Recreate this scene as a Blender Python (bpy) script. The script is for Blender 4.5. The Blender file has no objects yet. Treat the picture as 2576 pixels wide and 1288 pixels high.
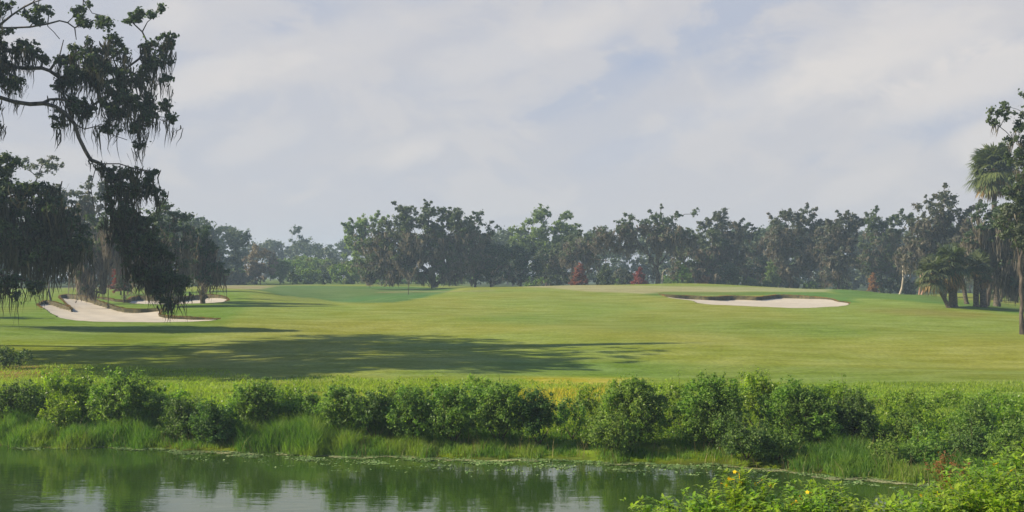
import bpy, math, random
import numpy as np
from mathutils import Vector
from mathutils.geometry import delaunay_2d_cdt

SC = bpy.context.scene
R = math.radians
# ------------------------------------------------------------------ camera
CAMZ = 4.5
F = 2762.0; CU = 1288.0; HV = 690.0          # focal length, centre column and horizon row of the 2576 px wide picture
cam = bpy.data.cameras.new('camera'); camo = bpy.data.objects.new('camera', cam)
SC.collection.objects.link(camo); SC.camera = camo
camo.location = (0, 0, CAMZ); camo.rotation_euler = (R(90), 0, 0)
cam.sensor_width = 36; cam.lens = 36 * F / 2576; cam.shift_y = 46 / 2576
cam.clip_end = 5000; cam.clip_start = 0.1
# ------------------------------------------------------------------ light
SUN_EL, SUN_BACK = 32.0, -4.0                # sun stands left of the picture, slightly beyond the camera's side line
sdir = Vector((-math.cos(R(SUN_BACK)) * math.cos(R(SUN_EL)), math.sin(R(SUN_BACK)) * math.cos(R(SUN_EL)), math.sin(R(SUN_EL))))
sl = bpy.data.lights.new('sun', 'SUN'); so = bpy.data.objects.new('sun', sl); SC.collection.objects.link(so)
sl.energy = 4.6; sl.angle = R(0.6); sl.color = (1.0, 0.87, 0.64)
so.rotation_euler = sdir.to_track_quat('Z', 'Y').to_euler(); so.location = (-60, 20, 60)
SC.view_settings.view_transform = 'Standard'; SC.view_settings.look = 'None'
SC.view_settings.exposure = 0.95; SC.view_settings.gamma = 1.0
EXPO = 2 ** 0.95

def s2l(c):
    c = c / 255.0
    return c / 12.92 if c < 0.04045 else ((c + 0.055) / 1.055) ** 2.4
def lin(r, g, b, k=1.0): return (s2l(r) * k, s2l(g) * k, s2l(b) * k, 1.0)

class NT:
    def __init__(s, tree): s.t = tree
    def n(s, kind, **kw):
        nd = s.t.nodes.new(kind)
        for k, v in kw.items():
            if k[:2] == 'i_':
                key = k[2:]; key = int(key) if key.isdigit() else key.replace('_', ' ')
                nd.inputs[key].default_value = v
            else: setattr(nd, k, v)
        return nd
    def l(s, a, b): s.t.links.new(a, b)
    def math(s, op, a, b=None, clamp=False):
        m = s.n('ShaderNodeMath', operation=op, use_clamp=clamp)
        for i, x in enumerate((a, b)):
            if x is None: continue
            if isinstance(x, (int, float)): m.inputs[i].default_value = x
            else: s.l(x, m.inputs[i])
        return m.outputs[0]
    def mix(s, f, a, b):
        m = s.n('ShaderNodeMix', data_type='RGBA')
        for x, i in ((f, 0), (a, 6), (b, 7)):
            if isinstance(x, (int, float, tuple)): m.inputs[i].default_value = x
            else: s.l(x, m.inputs[i])
        return m.outputs[2]
    def ramp(s, x, lo, hi, a=0.0, b=1.0):
        m = s.n('ShaderNodeMapRange', interpolation_type='SMOOTHSTEP')
        m.inputs[1].default_value = lo; m.inputs[2].default_value = hi
        m.inputs[3].default_value = a; m.inputs[4].default_value = b
        s.l(x, m.inputs[0]); return m.outputs[0]

W = bpy.data.worlds.new('World'); SC.world = W; W.use_nodes = True
w = NT(W.node_tree); W.node_tree.nodes.clear()
sky = w.n('ShaderNodeTexSky', sky_type='NISHITA', sun_disc=False)
sky.sun_elevation = R(SUN_EL); sky.sun_rotation = math.atan2(sdir.x, sdir.y)
sky.air_density = 1.0; sky.dust_density = 2.0; sky.ozone_density = 1.0
bgs = w.n('ShaderNodeBackground'); bgs.inputs[1].default_value = 0.05; w.l(sky.outputs[0], bgs.inputs[0])
tc = w.n('ShaderNodeTexCoord')
def skynoise(rot, scale, ns, detail, rough, off=(0, 0, 0), dist=0.0):
    mp = w.n('ShaderNodeMapping'); w.l(tc.outputs['Generated'], mp.inputs[0])
    mp.inputs['Rotation'].default_value = rot; mp.inputs['Scale'].default_value = scale; mp.inputs['Location'].default_value = off
    nz = w.n('ShaderNodeTexNoise'); w.l(mp.outputs[0], nz.inputs[0])
    nz.inputs['Scale'].default_value = ns; nz.inputs['Detail'].default_value = detail
    nz.inputs['Roughness'].default_value = rough; nz.inputs['Distortion'].default_value = dist
    return nz.outputs[0]
n1 = skynoise((0, R(22), 0), (1.0, 1.0, 2.3), 3.2, 7, 0.55, (0.7, 0.2, 0.4), 0.25)
n2 = skynoise((0, R(25), 0), (1.0, 1.0, 1.9), 9.0, 6, 0.6, (3.1, 0.5, 2.2), 0.4)
n3 = skynoise((0, R(18), 0), (1, 1, 1.6), 22.0, 5, 0.6, (1.1, 4.5, 0.2), 0.6)
def blob(u, v, ru, rv, rot=20):
    d = Vector(((u - CU) / F, 1.0, (HV - v) / F)).normalized()
    sub = w.n('ShaderNodeVectorMath', operation='SUBTRACT'); w.l(tc.outputs['Generated'], sub.inputs[0]); sub.inputs[1].default_value = d
    mp = w.n('ShaderNodeMapping'); w.l(sub.outputs[0], mp.inputs[0])
    rt = w.n('ShaderNodeVectorRotate', rotation_type='Y_AXIS'); w.l(sub.outputs[0], rt.inputs['Vector']); rt.inputs['Angle'].default_value = R(rot)
    w.l(rt.outputs[0], mp.inputs[0]); mp.inputs['Scale'].default_value = (F / ru, F / ru, F / rv)
    ln = w.n('ShaderNodeVectorMath', operation='LENGTH'); w.l(mp.outputs[0], ln.inputs[0])
    x = w.math('ADD', ln.outputs['Value'], w.math('MULTIPLY', w.math('SUBTRACT', n2, 0.5), 2.0))
    x = w.math('ADD', x, w.math('MULTIPLY', w.math('SUBTRACT', n3, 0.5), 1.1))
    return w.ramp(x, 0.3, 1.2, 1.0, 0.0)
def addall(lst):
    t = None
    for b, k in lst:
        m = w.math('MULTIPLY', b, k); t = m if t is None else w.math('ADD', t, m)
    return t
warm = addall([(blob(2250, 110, 380, 110), .8), (blob(2450, 200, 330, 70), .8), (blob(560, 185, 260, 60), .7), (blob(1320, 110, 330, 70), .45),
               (blob(440, 40, 90, 70), .6), (blob(1030, 385, 110, 40), .65), (blob(650, 355, 110, 40), .35), (blob(2180, 460, 130, 40), .4),
               (blob(2500, 345, 110, 50), .7), (blob(1900, 260, 420, 70), .35), (blob(860, 120, 300, 60), .3), (blob(1500, 60, 200, 50), .3)])
blue = addall([(blob(1440, 240, 260, 60), .4), (blob(1800, 40, 260, 70), .55), (blob(680, 60, 200, 70), .4), (blob(1700, 330, 300, 50), .5),
               (blob(2300, 320, 260, 50), .5), (blob(1950, 150, 160, 90), .4), (blob(2350, 30, 200, 20), .3)])
base = w.mix(w.ramp(n1, 0.3, 0.7), lin(193, 196, 207), lin(204, 202, 206))
base = w.mix(w.math('MULTIPLY', blue, 1.0, True), base, lin(172, 183, 206))
sepz = w.n('ShaderNodeSeparateXYZ'); w.l(tc.outputs['Generated'], sepz.inputs[0])
low = w.ramp(sepz.outputs[2], 0.0, 0.13, 1.0, 0.0)
base = w.mix(w.math('MULTIPLY', low, 0.6), base, lin(207, 203, 207))
cl = w.mix(w.math('MULTIPLY', w.ramp(n2, 0.47, 0.6), 0.6), base, lin(213, 209, 209))
cl = w.mix(w.math('MULTIPLY', warm, 1.0, True), cl, lin(225, 219, 215))
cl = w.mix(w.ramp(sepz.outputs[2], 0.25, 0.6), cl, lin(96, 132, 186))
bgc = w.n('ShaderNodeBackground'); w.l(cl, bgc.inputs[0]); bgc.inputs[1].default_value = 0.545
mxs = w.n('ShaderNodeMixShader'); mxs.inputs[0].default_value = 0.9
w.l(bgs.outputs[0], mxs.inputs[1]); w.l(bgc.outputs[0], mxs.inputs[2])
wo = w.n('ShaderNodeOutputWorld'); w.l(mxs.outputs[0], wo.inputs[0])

# ------------------------------------------------------------------ linking and labelling
COL = SC.collection
def tag(o, label=None, cat=None, group=None, kind=None):
    if label: o['label'] = label
    if cat: o['category'] = cat
    if group: o['group'] = group
    if kind: o['kind'] = kind
    return o
def empty(name, loc, label, cat, group=None, rz=0.0):
    o = bpy.data.objects.new(name, None); COL.objects.link(o); o.location = loc; o.rotation_euler = (0, 0, rz)
    o.empty_display_size = 0.3
    return tag(o, label, cat, group)
def mesh_obj(name, verts, faces_flat, sizes, mat, parent=None, smooth=False, cols=None):
    verts = np.asarray(verts, dtype=np.float32).reshape(-1, 3)
    faces_flat = np.asarray(faces_flat, dtype=np.int32); sizes = np.asarray(sizes, dtype=np.int32)
    me = bpy.data.meshes.new(name)
    me.vertices.add(len(verts)); me.vertices.foreach_set('co', verts.ravel())
    me.loops.add(len(faces_flat)); me.loops.foreach_set('vertex_index', faces_flat)
    me.polygons.add(len(sizes)); st = np.zeros(len(sizes), np.int32); st[1:] = np.cumsum(sizes)[:-1]
    me.polygons.foreach_set('loop_start', st); me.polygons.foreach_set('loop_total', sizes)
    if smooth: me.polygons.foreach_set('use_smooth', np.ones(len(sizes), bool))
    if cols is not None:
        a = me.color_attributes.new('tint', 'FLOAT_COLOR', 'POINT'); a.data.foreach_set('color', np.asarray(cols, np.float32).ravel())
    me.update(calc_edges=True); me.materials.append(mat)
    o = bpy.data.objects.new(name, me); COL.objects.link(o)
    if parent: o.parent = parent
    return o
class Buf:
    def __init__(s): s.v = []; s.f = []; s.z = []; s.n = 0
    def add(s, V, Fc, size):                       # V (k,3), Fc (m,size)
        V = np.asarray(V, float).reshape(-1, 3); Fc = np.asarray(Fc, int).reshape(-1, size)
        s.v.append(V); s.f.append((Fc + s.n).ravel()); s.z.append(np.full(len(Fc), size)); s.n += len(V)
    def grids(s, A):                               # A (N,k,w,3): N strips of k rows by w columns
        N, k, wd, _ = A.shape
        idx = np.arange(N * k * wd).reshape(N, k, wd)
        q = np.stack([idx[:, :-1, :-1], idx[:, :-1, 1:], idx[:, 1:, 1:], idx[:, 1:, :-1]], -1)
        s.add(A.reshape(-1, 3), q.reshape(-1, 4), 4)
    def build(s, name, mat, parent=None, smooth=False):
        if not s.v: return None
        return mesh_obj(name, np.concatenate(s.v), np.concatenate(s.f), np.concatenate(s.z), mat, parent, smooth)

# ------------------------------------------------------------------ materials
def new_mat(name):
    m = bpy.data.materials.new(name); m.use_nodes = True; m.node_tree.nodes.clear()
    t = NT(m.node_tree); out = t.n('ShaderNodeOutputMaterial'); return m, t, out
def leaf_mat(name, c1, c2, trans=0.35, rough=0.55, c3=None, tr_tint=(1.15, 1.3, 0.45), spec=0.25, nscale=0.8):
    m, t, out = new_mat(name)
    g = t.n('ShaderNodeNewGeometry'); tcn = t.n('ShaderNodeTexCoord')
    nz = t.n('ShaderNodeTexNoise'); t.l(tcn.outputs['Object'], nz.inputs[0]); nz.inputs['Scale'].default_value = nscale; nz.inputs['Detail'].default_value = 3
    c = t.mix(g.outputs['Random Per Island'], c1, c2)
    if c3: c = t.mix(t.ramp(nz.outputs[0], 0.45, 0.65), c, c3)
    hs = t.n('ShaderNodeHueSaturation'); t.l(c, hs.inputs['Color'])
    oi = t.n('ShaderNodeObjectInfo')
    t.l(t.ramp(nz.outputs[0], 0.3, 0.7, 0.75, 1.25), hs.inputs['Value'])
    t.l(t.ramp(oi.outputs['Random'], 0, 1, 0.485, 0.51), hs.inputs['Hue'])
    p = t.n('ShaderNodeBsdfPrincipled'); t.l(hs.outputs[0], p.inputs['Base Color']); p.inputs['Roughness'].default_value = rough
    p.inputs['Specular IOR Level'].default_value = spec
    tr = t.n('ShaderNodeBsdfTranslucent'); mm = t.n('ShaderNodeMix', data_type='RGBA', blend_type='MULTIPLY'); mm.inputs[0].default_value = 1
    t.l(hs.outputs[0], mm.inputs[6]); mm.inputs[7].default_value = (*[x * 1.5 for x in tr_tint], 1); t.l(mm.outputs[2], tr.inputs[0])
    mx = t.n('ShaderNodeMixShader'); mx.inputs[0].default_value = trans
    t.l(p.outputs[0], mx.inputs[1]); t.l(tr.outputs[0], mx.inputs[2]); t.l(mx.outputs[0], out.inputs[0])
    return m
def rough_mat(name, c1, c2, scale=3.0, bump=0.4, rough=0.9, stretch=(1, 1, 1), dist=0.05):
    m, t, out = new_mat(name)
    tcn = t.n('ShaderNodeTexCoord'); mp = t.n('ShaderNodeMapping'); t.l(tcn.outputs['Object'], mp.inputs[0]); mp.inputs['Scale'].default_value = stretch
    nz = t.n('ShaderNodeTexNoise'); t.l(mp.outputs[0], nz.inputs[0]); nz.inputs['Scale'].default_value = scale; nz.inputs['Detail'].default_value = 6
    c = t.mix(t.ramp(nz.outputs[0], 0.35, 0.65), c1, c2)
    p = t.n('ShaderNodeBsdfPrincipled'); t.l(c, p.inputs['Base Color']); p.inputs['Roughness'].default_value = rough; p.inputs['Specular IOR Level'].default_value = 0.15
    b = t.n('ShaderNodeBump'); b.inputs['Strength'].default_value = bump; b.inputs['Distance'].default_value = dist; t.l(nz.outputs[0], b.inputs['Height']); t.l(b.outputs[0], p.inputs['Normal'])
    t.l(p.outputs[0], out.inputs[0]); return m
M = {}
M['oak'] = leaf_mat('oak_leaf', (.05, .08, .035, 1), (.105, .145, .065, 1), .28, c3=(.085, .10, .07, 1))
M['oak_dark'] = leaf_mat('dark_oak_leaf', (.038, .064, .042, 1), (.085, .125, .066, 1), .26, spec=.15)
M['oak_grey'] = leaf_mat('grey_oak_leaf', (.06, .078, .05, 1), (.12, .135, .09, 1), .25, c3=(.10, .09, .075, 1))
M['light'] = leaf_mat('pale_green_leaf', (.11, .175, .06, 1), (.2, .26, .11, 1), .35)
M['far'] = leaf_mat('distant_leaf', (.055, .085, .045, 1), (.095, .125, .065, 1), .2)
M['bush'] = leaf_mat('bush_leaf', (.10, .19, .035, 1), (.18, .27, .06, 1), .35, c3=(.13, .16, .06, 1), nscale=.4)
M['brown'] = leaf_mat('brown_bush_leaf', (.14, .12, .085, 1), (.22, .19, .13, 1), .3, tr_tint=(1.1, 1, .7))
M['shrub'] = leaf_mat('shrub_leaf', (.06, .13, .024, 1), (.23, .34, .08, 1), .4, rough=.5, spec=.2, c3=(.12, .22, .035, 1), nscale=1.3)
M['shrub_dark'] = leaf_mat('dark_shrub_leaf', (.045, .10, .024, 1), (.14, .23, .06, 1), .34, rough=.5, spec=.2, nscale=1.3)
M['weed'] = leaf_mat('weed_leaf', (.11, .2, .02, 1), (.25, .36, .045, 1), .45, rough=.4, spec=.4, nscale=1.5)
M['fore'] = leaf_mat('flowering_leaf', (.12, .23, .015, 1), (.30, .42, .04, 1), .4, rough=.35, spec=.45, nscale=3)
M['rust'] = leaf_mat('rusty_leaf', (.2, .09, .03, 1), (.3, .17, .06, 1), .3, tr_tint=(1.2, .9, .5))
M['red'] = leaf_mat('red_needle', (.16, .05, .032, 1), (.25, .085, .052, 1), .25, tr_tint=(1.3, .7, .5))
M['moss'] = leaf_mat('grey_moss', (.095, .088, .07, 1), (.19, .172, .138, 1), .3, tr_tint=(1.1, 1.0, .8), spec=.05, rough=.9)
M['moss_dark'] = leaf_mat('dark_moss', (.04, .044, .034, 1), (.09, .085, .06, 1), .2, tr_tint=(1.1, 1.0, .7), spec=.05, rough=.9)
M['palm'] = leaf_mat('palm_frond', (.05, .08, .025, 1), (.13, .165, .06, 1), .25, spec=.5, rough=.4)
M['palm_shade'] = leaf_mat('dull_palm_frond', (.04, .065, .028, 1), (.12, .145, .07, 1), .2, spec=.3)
M['palm_dead'] = leaf_mat('dead_palm_frond', (.16, .10, .045, 1), (.34, .23, .10, 1), .25, tr_tint=(1.1, .9, .6))
M['grass'] = leaf_mat('shore_grass', (.045, .12, .018, 1), (.15, .25, .04, 1), .4, c3=(.15, .2, .035, 1), nscale=.9)
M['meadow'] = leaf_mat('meadow_grass', (.12, .21, .02, 1), (.26, .33, .04, 1), .42, c3=(.18, .24, .035, 1), nscale=.35)
M['rust_grass'] = leaf_mat('dry_stalk', (.13, .11, .05, 1), (.26, .22, .10, 1), .2, tr_tint=(1.1, 1, .7))
M['yellow'] = leaf_mat('yellow_grass', (.32, .30, .035, 1), (.46, .40, .06, 1), .45)
M['duck'] = leaf_mat('floating_weed', (.08, .16, .03, 1), (.24, .30, .12, 1), .1, nscale=.6)
M['scum'] = leaf_mat('pale_scum', (.2, .23, .1, 1), (.33, .33, .19, 1), .1)
M['petal'] = leaf_mat('yellow_petal', (.75, .5, .01, 1), (.85, .62, .02, 1), .3, tr_tint=(1, .8, .2))
M['bark'] = rough_mat('oak_bark', (.045, .037, .032, 1), (.12, .1, .085, 1), 4, .8, stretch=(1, 1, .35))
M['bark_pale'] = rough_mat('pale_bark', (.28, .24, .19, 1), (.42, .37, .3, 1), 4, .5, stretch=(1, 1, .3))
M['bark_red'] = rough_mat('reddish_bark', (.25, .13, .1, 1), (.4, .26, .2, 1), 4, .5, stretch=(1, 1, .3))
M['palm_bark'] = rough_mat('palm_bark', (.05, .042, .035, 1), (.13, .11, .085, 1), 6, .9, stretch=(1, 1, 2))
M['stem'] = rough_mat('green_stem', (.07, .1, .03, 1), (.14, .17, .05, 1), 6, .2)
M['twig'] = rough_mat('brown_twig', (.06, .05, .03, 1), (.12, .1, .06, 1), 6, .2)
M['sand'] = rough_mat('bunker_sand', (.40, .355, .29, 1), (.47, .425, .355, 1), 1.6, .5, stretch=(.6, 1.6, 1), dist=.06)
M['soil'] = rough_mat('bunker_soil', (.04, .038, .02, 1), (.10, .085, .04, 1), 2.2, .8)
M['rim'] = rough_mat('dry_rim_grass', (.30, .15, .035, 1), (.17, .15, .045, 1), .8, .8)

# ground: the turf colour comes from an attribute giving mown fairway, green, rough and bank their own grass
def ground_mat():
    m, t, out = new_mat('turf')
    at = t.n('ShaderNodeAttribute', attribute_name='tint'); tcn = t.n('ShaderNodeTexCoord')
    def nz(scale, detail, st=(1, 1, 1), rough=.55):
        mp = t.n('ShaderNodeMapping'); t.l(tcn.outputs['Object'], mp.inputs[0]); mp.inputs['Scale'].default_value = st
        n = t.n('ShaderNodeTexNoise'); t.l(mp.outputs[0], n.inputs[0]); n.inputs['Scale'].default_value = scale; n.inputs['Detail'].default_value = detail
        n.inputs['Roughness'].default_value = rough
        return n.outputs[0]
    big = nz(.045, 5, (1, .7, 1)); mid = nz(.55, 8, (.5, 1.2, 1), .68); fine = nz(5.0, 8, (1, .8, 1), .75)
    hs = t.n('ShaderNodeHueSaturation'); t.l(at.outputs['Color'], hs.inputs['Color'])
    t.l(t.ramp(big, .35, .65, .472, .515), hs.inputs['Hue']); t.l(t.ramp(mid, .3, .7, 1.12, .88), hs.inputs['Saturation'])
    v = t.math('MULTIPLY', t.ramp(mid, .28, .72, .76, 1.22), t.ramp(fine, .25, .75, .68, 1.32)); t.l(v, hs.inputs['Value'])
    dry = t.mix(t.math('MULTIPLY', t.ramp(nz(.12, 7, (.5, 1.6, 1)), .56, .72), .22), hs.outputs[0], (.22, .21, .07, 1))
    p = t.n('ShaderNodeBsdfPrincipled'); t.l(dry, p.inputs['Base Color']); p.inputs['Roughness'].default_value = .85; p.inputs['Specular IOR Level'].default_value = .1
    b = t.n('ShaderNodeBump'); b.inputs['Strength'].default_value = .55; b.inputs['Distance'].default_value = .05; t.l(fine, b.inputs['Height'])
    b2 = t.n('ShaderNodeBump'); b2.inputs['Strength'].default_value = .5; b2.inputs['Distance'].default_value = .25; t.l(mid, b2.inputs['Height']); t.l(b.outputs[0], b2.inputs['Normal'])
    t.l(b2.outputs[0], p.inputs['Normal']); t.l(p.outputs[0], out.inputs[0]); return m
M['turf'] = ground_mat()
def water_mat():
    m, t, out = new_mat('pond_water')
    tcn = t.n('ShaderNodeTexCoord')
    def nz(scale, st, d=3):
        mp = t.n('ShaderNodeMapping'); t.l(tcn.outputs['Object'], mp.inputs[0]); mp.inputs['Scale'].default_value = st
        n = t.n('ShaderNodeTexNoise'); t.l(mp.outputs[0], n.inputs[0]); n.inputs['Scale'].default_value = scale; n.inputs['Detail'].default_value = d
        return n.outputs[0]
    p = t.n('ShaderNodeBsdfPrincipled')
    c = t.mix(t.ramp(nz(.5, (.5, 1, 1), 4), .35, .65), (.022, .05, .008, 1), (.034, .064, .012, 1)); t.l(c, p.inputs['Base Color'])
    p.inputs['Roughness'].default_value = .025; p.inputs['IOR'].default_value = 1.6; p.inputs['Specular IOR Level'].default_value = .7
    h = t.math('ADD', t.math('MULTIPLY', nz(5.0, (.45, 1.5, 1), 3), .6), t.math('MULTIPLY', nz(1.2, (.5, 1.3, 1), 2), 1.6))
    b = t.n('ShaderNodeBump'); b.inputs['Strength'].default_value = .09; b.inputs['Distance'].default_value = .05; t.l(h, b.inputs['Height'])
    t.l(b.outputs[0], p.inputs['Normal']); t.l(p.outputs[0], out.inputs[0]); return m
M['water'] = water_mat()

# ------------------------------------------------------------------ terrain
TD = np.array([36, 45, 55, 70, 85, 100, 115, 130, 145, 165, 185, 230, 320, 760.])
TC = [(-400, [985, 926, 872, 815, 784, 764, 752, 743, 737, 730, 725, 716, 708, 699]),
      (0,    [985, 926, 872, 815, 784, 764, 752, 743, 737, 730, 725, 716, 708, 699]),
      (300,  [985, 926, 872, 818, 786, 762, 746, 736, 730, 725, 721, 713, 706, 699]),
      (600,  [985, 927, 874, 820, 782, 756, 740, 730, 724, 719, 716, 710, 705, 699]),
      (850,  [985, 928, 876, 821, 784, 765, 764, 750, 732, 719, 715, 710, 706, 699]),
      (1050, [985, 929, 876, 821, 783, 757, 742, 742, 732, 719, 716, 712, 708, 699]),
      (1200, [985, 930, 876, 821, 783, 756, 738, 725, 723, 722, 721, 718, 712, 701]),
      (1500, [985, 930, 876, 820, 782, 757, 739, 726, 717, 720, 722, 720, 714, 702]),
      (1720, [985, 930, 876, 820, 781, 756, 739, 726, 713, 718, 721, 720, 714, 702]),
      (2100, [985, 930, 876, 820, 783, 762, 742, 729, 728, 731, 732, 728, 716, 702]),
      (2300, [985, 930, 876, 820, 784, 761, 746, 741, 743, 744, 741, 732, 716, 702]),
      (2420, [985, 930, 876, 822, 788, 764, 756, 748, 737, 744, 742, 732, 716, 702]),
      (2576, [985, 930, 877, 824, 792, 776, 766, 758, 752, 747, 742, 732, 716, 702]),
      (3000, [985, 930, 877, 824, 792, 770, 760, 752, 747, 743, 740, 732, 716, 702])]
TU = np.array([c[0] for c in TC], float)
TZ = np.array([[-(v - HV) / F * d for v, d in zip(c[1], TD)] for c in TC])     # height relative to the camera
LD = np.log(TD)
def cub(xs, tab, x):                                # monotone-ish cubic along the last axis, tab (n,) rows picked by index arrays
    i = np.clip(np.searchsorted(xs, x) - 1, 0, len(xs) - 2)
    h = xs[i + 1] - xs[i]; t = np.clip((x - xs[i]) / h, 0, 1)
    def sl(j):
        a = np.clip(j - 1, 0, len(xs) - 1); b = np.clip(j + 1, 0, len(xs) - 1)
        return a, b
    return i, t, h, sl
def height_rel_far(x, D):
    D = np.clip(D, 36, 755); u = np.clip(CU + x / D * F, -400, 2999); ld = np.log(D)
    i, t, h, sl = cub(LD, None, ld)
    j = np.clip(np.searchsorted(TU, u) - 1, 0, len(TU) - 2); s = np.clip((u - TU[j]) / (TU[j + 1] - TU[j]), 0, 1); s = s * s * (3 - 2 * s)
    def col(jj):
        z0 = TZ[jj, i]; z1 = TZ[jj, i + 1]
        a, b = sl(i); m0 = (TZ[jj, b] - TZ[jj, a]) / (LD[b] - LD[a]) * h
        a, b = sl(i + 1); m1 = (TZ[jj, b] - TZ[jj, a]) / (LD[b] - LD[a]) * h
        return z0 * (2 * t ** 3 - 3 * t ** 2 + 1) + m0 * (t ** 3 - 2 * t ** 2 + t) + z1 * (-2 * t ** 3 + 3 * t ** 2) + m1 * (t ** 3 - t ** 2)
    return col(j) * (1 - s) + col(j + 1) * s
SX = np.array([-200, -30, -13.4, -8.5, -2.8, 3, 6.1, 7.2, 9.3, 10.4, 14, 20, 60, 200.])
SY = np.array([30, 29.5, 28.8, 28.1, 27.0, 26.2, 25.4, 24.4, 23.1, 22.1, 18.5, 15.5, 14.8, 14.8])
def shore(x):
    x = np.asarray(x, float)
    return np.interp(x, SX, SY) + .16 * np.sin(x * 1.7) + .1 * np.sin(x * 4.1 + 1) + .05 * np.sin(x * 9.3)
def gz(x, y):                                       # world ground height
    x = np.asarray(x, float); y = np.asarray(y, float); x, y = np.broadcast_arrays(x, y)
    ys = shore(x)
    s = np.clip((y - ys) / np.maximum(36 - ys, .1), 0, 1)
    zf = height_rel_far(x, np.maximum(y, 36))
    z36 = height_rel_far(x, np.full_like(y, 36.0))
    zb = -4.5 + .03 + (z36 + 4.47) * s ** .75
    z = np.where(y >= 36, zf, zb)
    yn = 14.5 + .3 * np.sin(x * .8)
    bed = -4.5 - np.clip(np.minimum(ys - y, y - yn) * .5, -1, .7)
    z = np.where(y < ys, bed, z)
    k = np.clip((yn - y) / (yn - 2), 0, 1); k = k * (2 - k)
    z = np.where(y < yn, -4.5 + (4.5 - 1.7) * k, z)
    z = z + np.where((y > 30), .05 * np.sin(x * .35 + .2 * y) + .05 * np.sin(y * .42 - x * .17) + .07 * np.sin(x * .14 - y * .11 + 1), 0) * np.clip((y - 30) / 15, 0, 1) * np.clip((140 - y) / 40, 0, 1)
    return z + CAMZ
def g1(x, y): return float(gz(x, y))
def X(u, D): return (u - CU) / F * D
def Zc(v, D): return CAMZ - (v - HV) / F * D
def P(u, v, D): return Vector((X(u, D), D, Zc(v, D)))
_DD = np.concatenate([np.arange(29, 60, .1), np.arange(60, 320, .25)])
def on_ground(u, v):                                # where the line of sight (u, v) first meets the ground
    z = gz((u - CU) / F * _DD, _DD); vv = HV + (CAMZ - z) / _DD * F
    k = np.argmax(vv <= v); 
    if vv[k] > v: k = len(_DD) - 1
    if k > 0:
        f = (vv[k - 1] - v) / max(vv[k - 1] - vv[k], 1e-6); d = _DD[k - 1] + f * (_DD[k] - _DD[k - 1])
    else: d = _DD[0]
    return np.array([X(u, d), d])

def pip(poly, x, y):
    poly = np.asarray(poly, float); ins = np.zeros(np.shape(x), bool); n = len(poly); j = n - 1
    for i in range(n):
        xi, yi = poly[i]; xj, yj = poly[j]
        c = ((yi > y) != (yj > y)) & (x < (xj - xi) * (y - yi) / (yj - yi + 1e-12) + xi)
        ins ^= c; j = i
    return ins
# bunker outlines: lip top as seen (u, v), drop of the cut face in metres
BUNKERS = {
 'big': [(94, 766, .12), (113, 756, .35), (140, 760, .42), (165, 768, .4), (181, 778, .25), (172, 768, .1), (160, 757, .1), (150, 748, .15), (151, 743, .4), (166, 740, .5),
         (190, 742, .52), (215, 746, .52), (240, 754, .5), (262, 761, .42), (290, 771, .36), (312, 776, .34), (340, 778, .34), (375, 777, .3), (414, 777, .15),
         (403, 785, .05), (401, 792, .16), (430, 795, .2), (460, 796.5, .2), (500, 798.5, .18), (556, 802, .05), (530, 807, .03), (480, 809.5, .03), (400, 811, .03),
         (300, 810, .03), (230, 809, .03), (180, 805, .03), (145, 798, .03), (128, 788, .03), (118, 780, .03), (104, 773, .05)],
 'slim': [(212, 745, .1), (250, 748, .4), (290, 754, .4), (322, 755, .35), (332, 747, .45), (350, 744, .5), (400, 746, .5), (440, 748, .5), (480, 744, .5), (520, 740, .45), (552, 743, .3),
          (570, 749, .15), (575, 755, .06), (560, 760, .03), (520, 762.5, .03), (470, 764, .03), (400, 766, .03), (345, 764, .03), (318, 761, .03), (290, 759, .03), (255, 752.5, .03)],
 'right': [(1657, 739.5, .1), (1680, 742, .5), (1735, 743.5, .62), (1785, 747, .62), (1835, 743.5, .6), (1875, 745, .5), (1905, 747, .5), (1960, 741, .5), (2010, 743, .45), (2060, 747.5, .25),
           (2094, 752, .12), (2104, 757, .06), (2135, 761, .05), (2137, 765, .03), (2110, 771, .03), (2035, 775, .03), (1985, 775, .03), (1860, 769, .03), (1785, 766, .03),
           (1752, 762, .03), (1745, 757, .03), (1710, 752.5, .03), (1680, 748, .03)]}
def dens(pl, maxd):
    out = []
    n = len(pl)
    for i in range(n):
        a = pl[i]; b = pl[(i + 1) % n]; k = max(1, int(math.ceil(math.hypot(b[0] - a[0], b[1] - a[1]) / maxd)))
        for j in range(k):
            t = j / k; out.append(tuple(a[q] * (1 - t) + b[q] * t for q in range(3)))
    return out
rngb = random.Random(5)
BP = {}
for k, pl in BUNKERS.items():
    w3 = [(*on_ground(u, v), h * ((.95 if k != 'right' else .75) if h > .1 else 1)) for u, v, h in pl]
    w3 = dens(w3, .35)
    # smooth slightly and give the edge small irregularities
    a = np.array(w3)
    for _ in range(2): a = (np.roll(a, 1, 0) + 2 * a + np.roll(a, -1, 0)) / 4
    a[:, 0] += .05 * np.sin(np.arange(len(a)) * 1.3) ; a[:, 1] += .06 * np.sin(np.arange(len(a)) * .9 + 2)
    BP[k] = a

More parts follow.
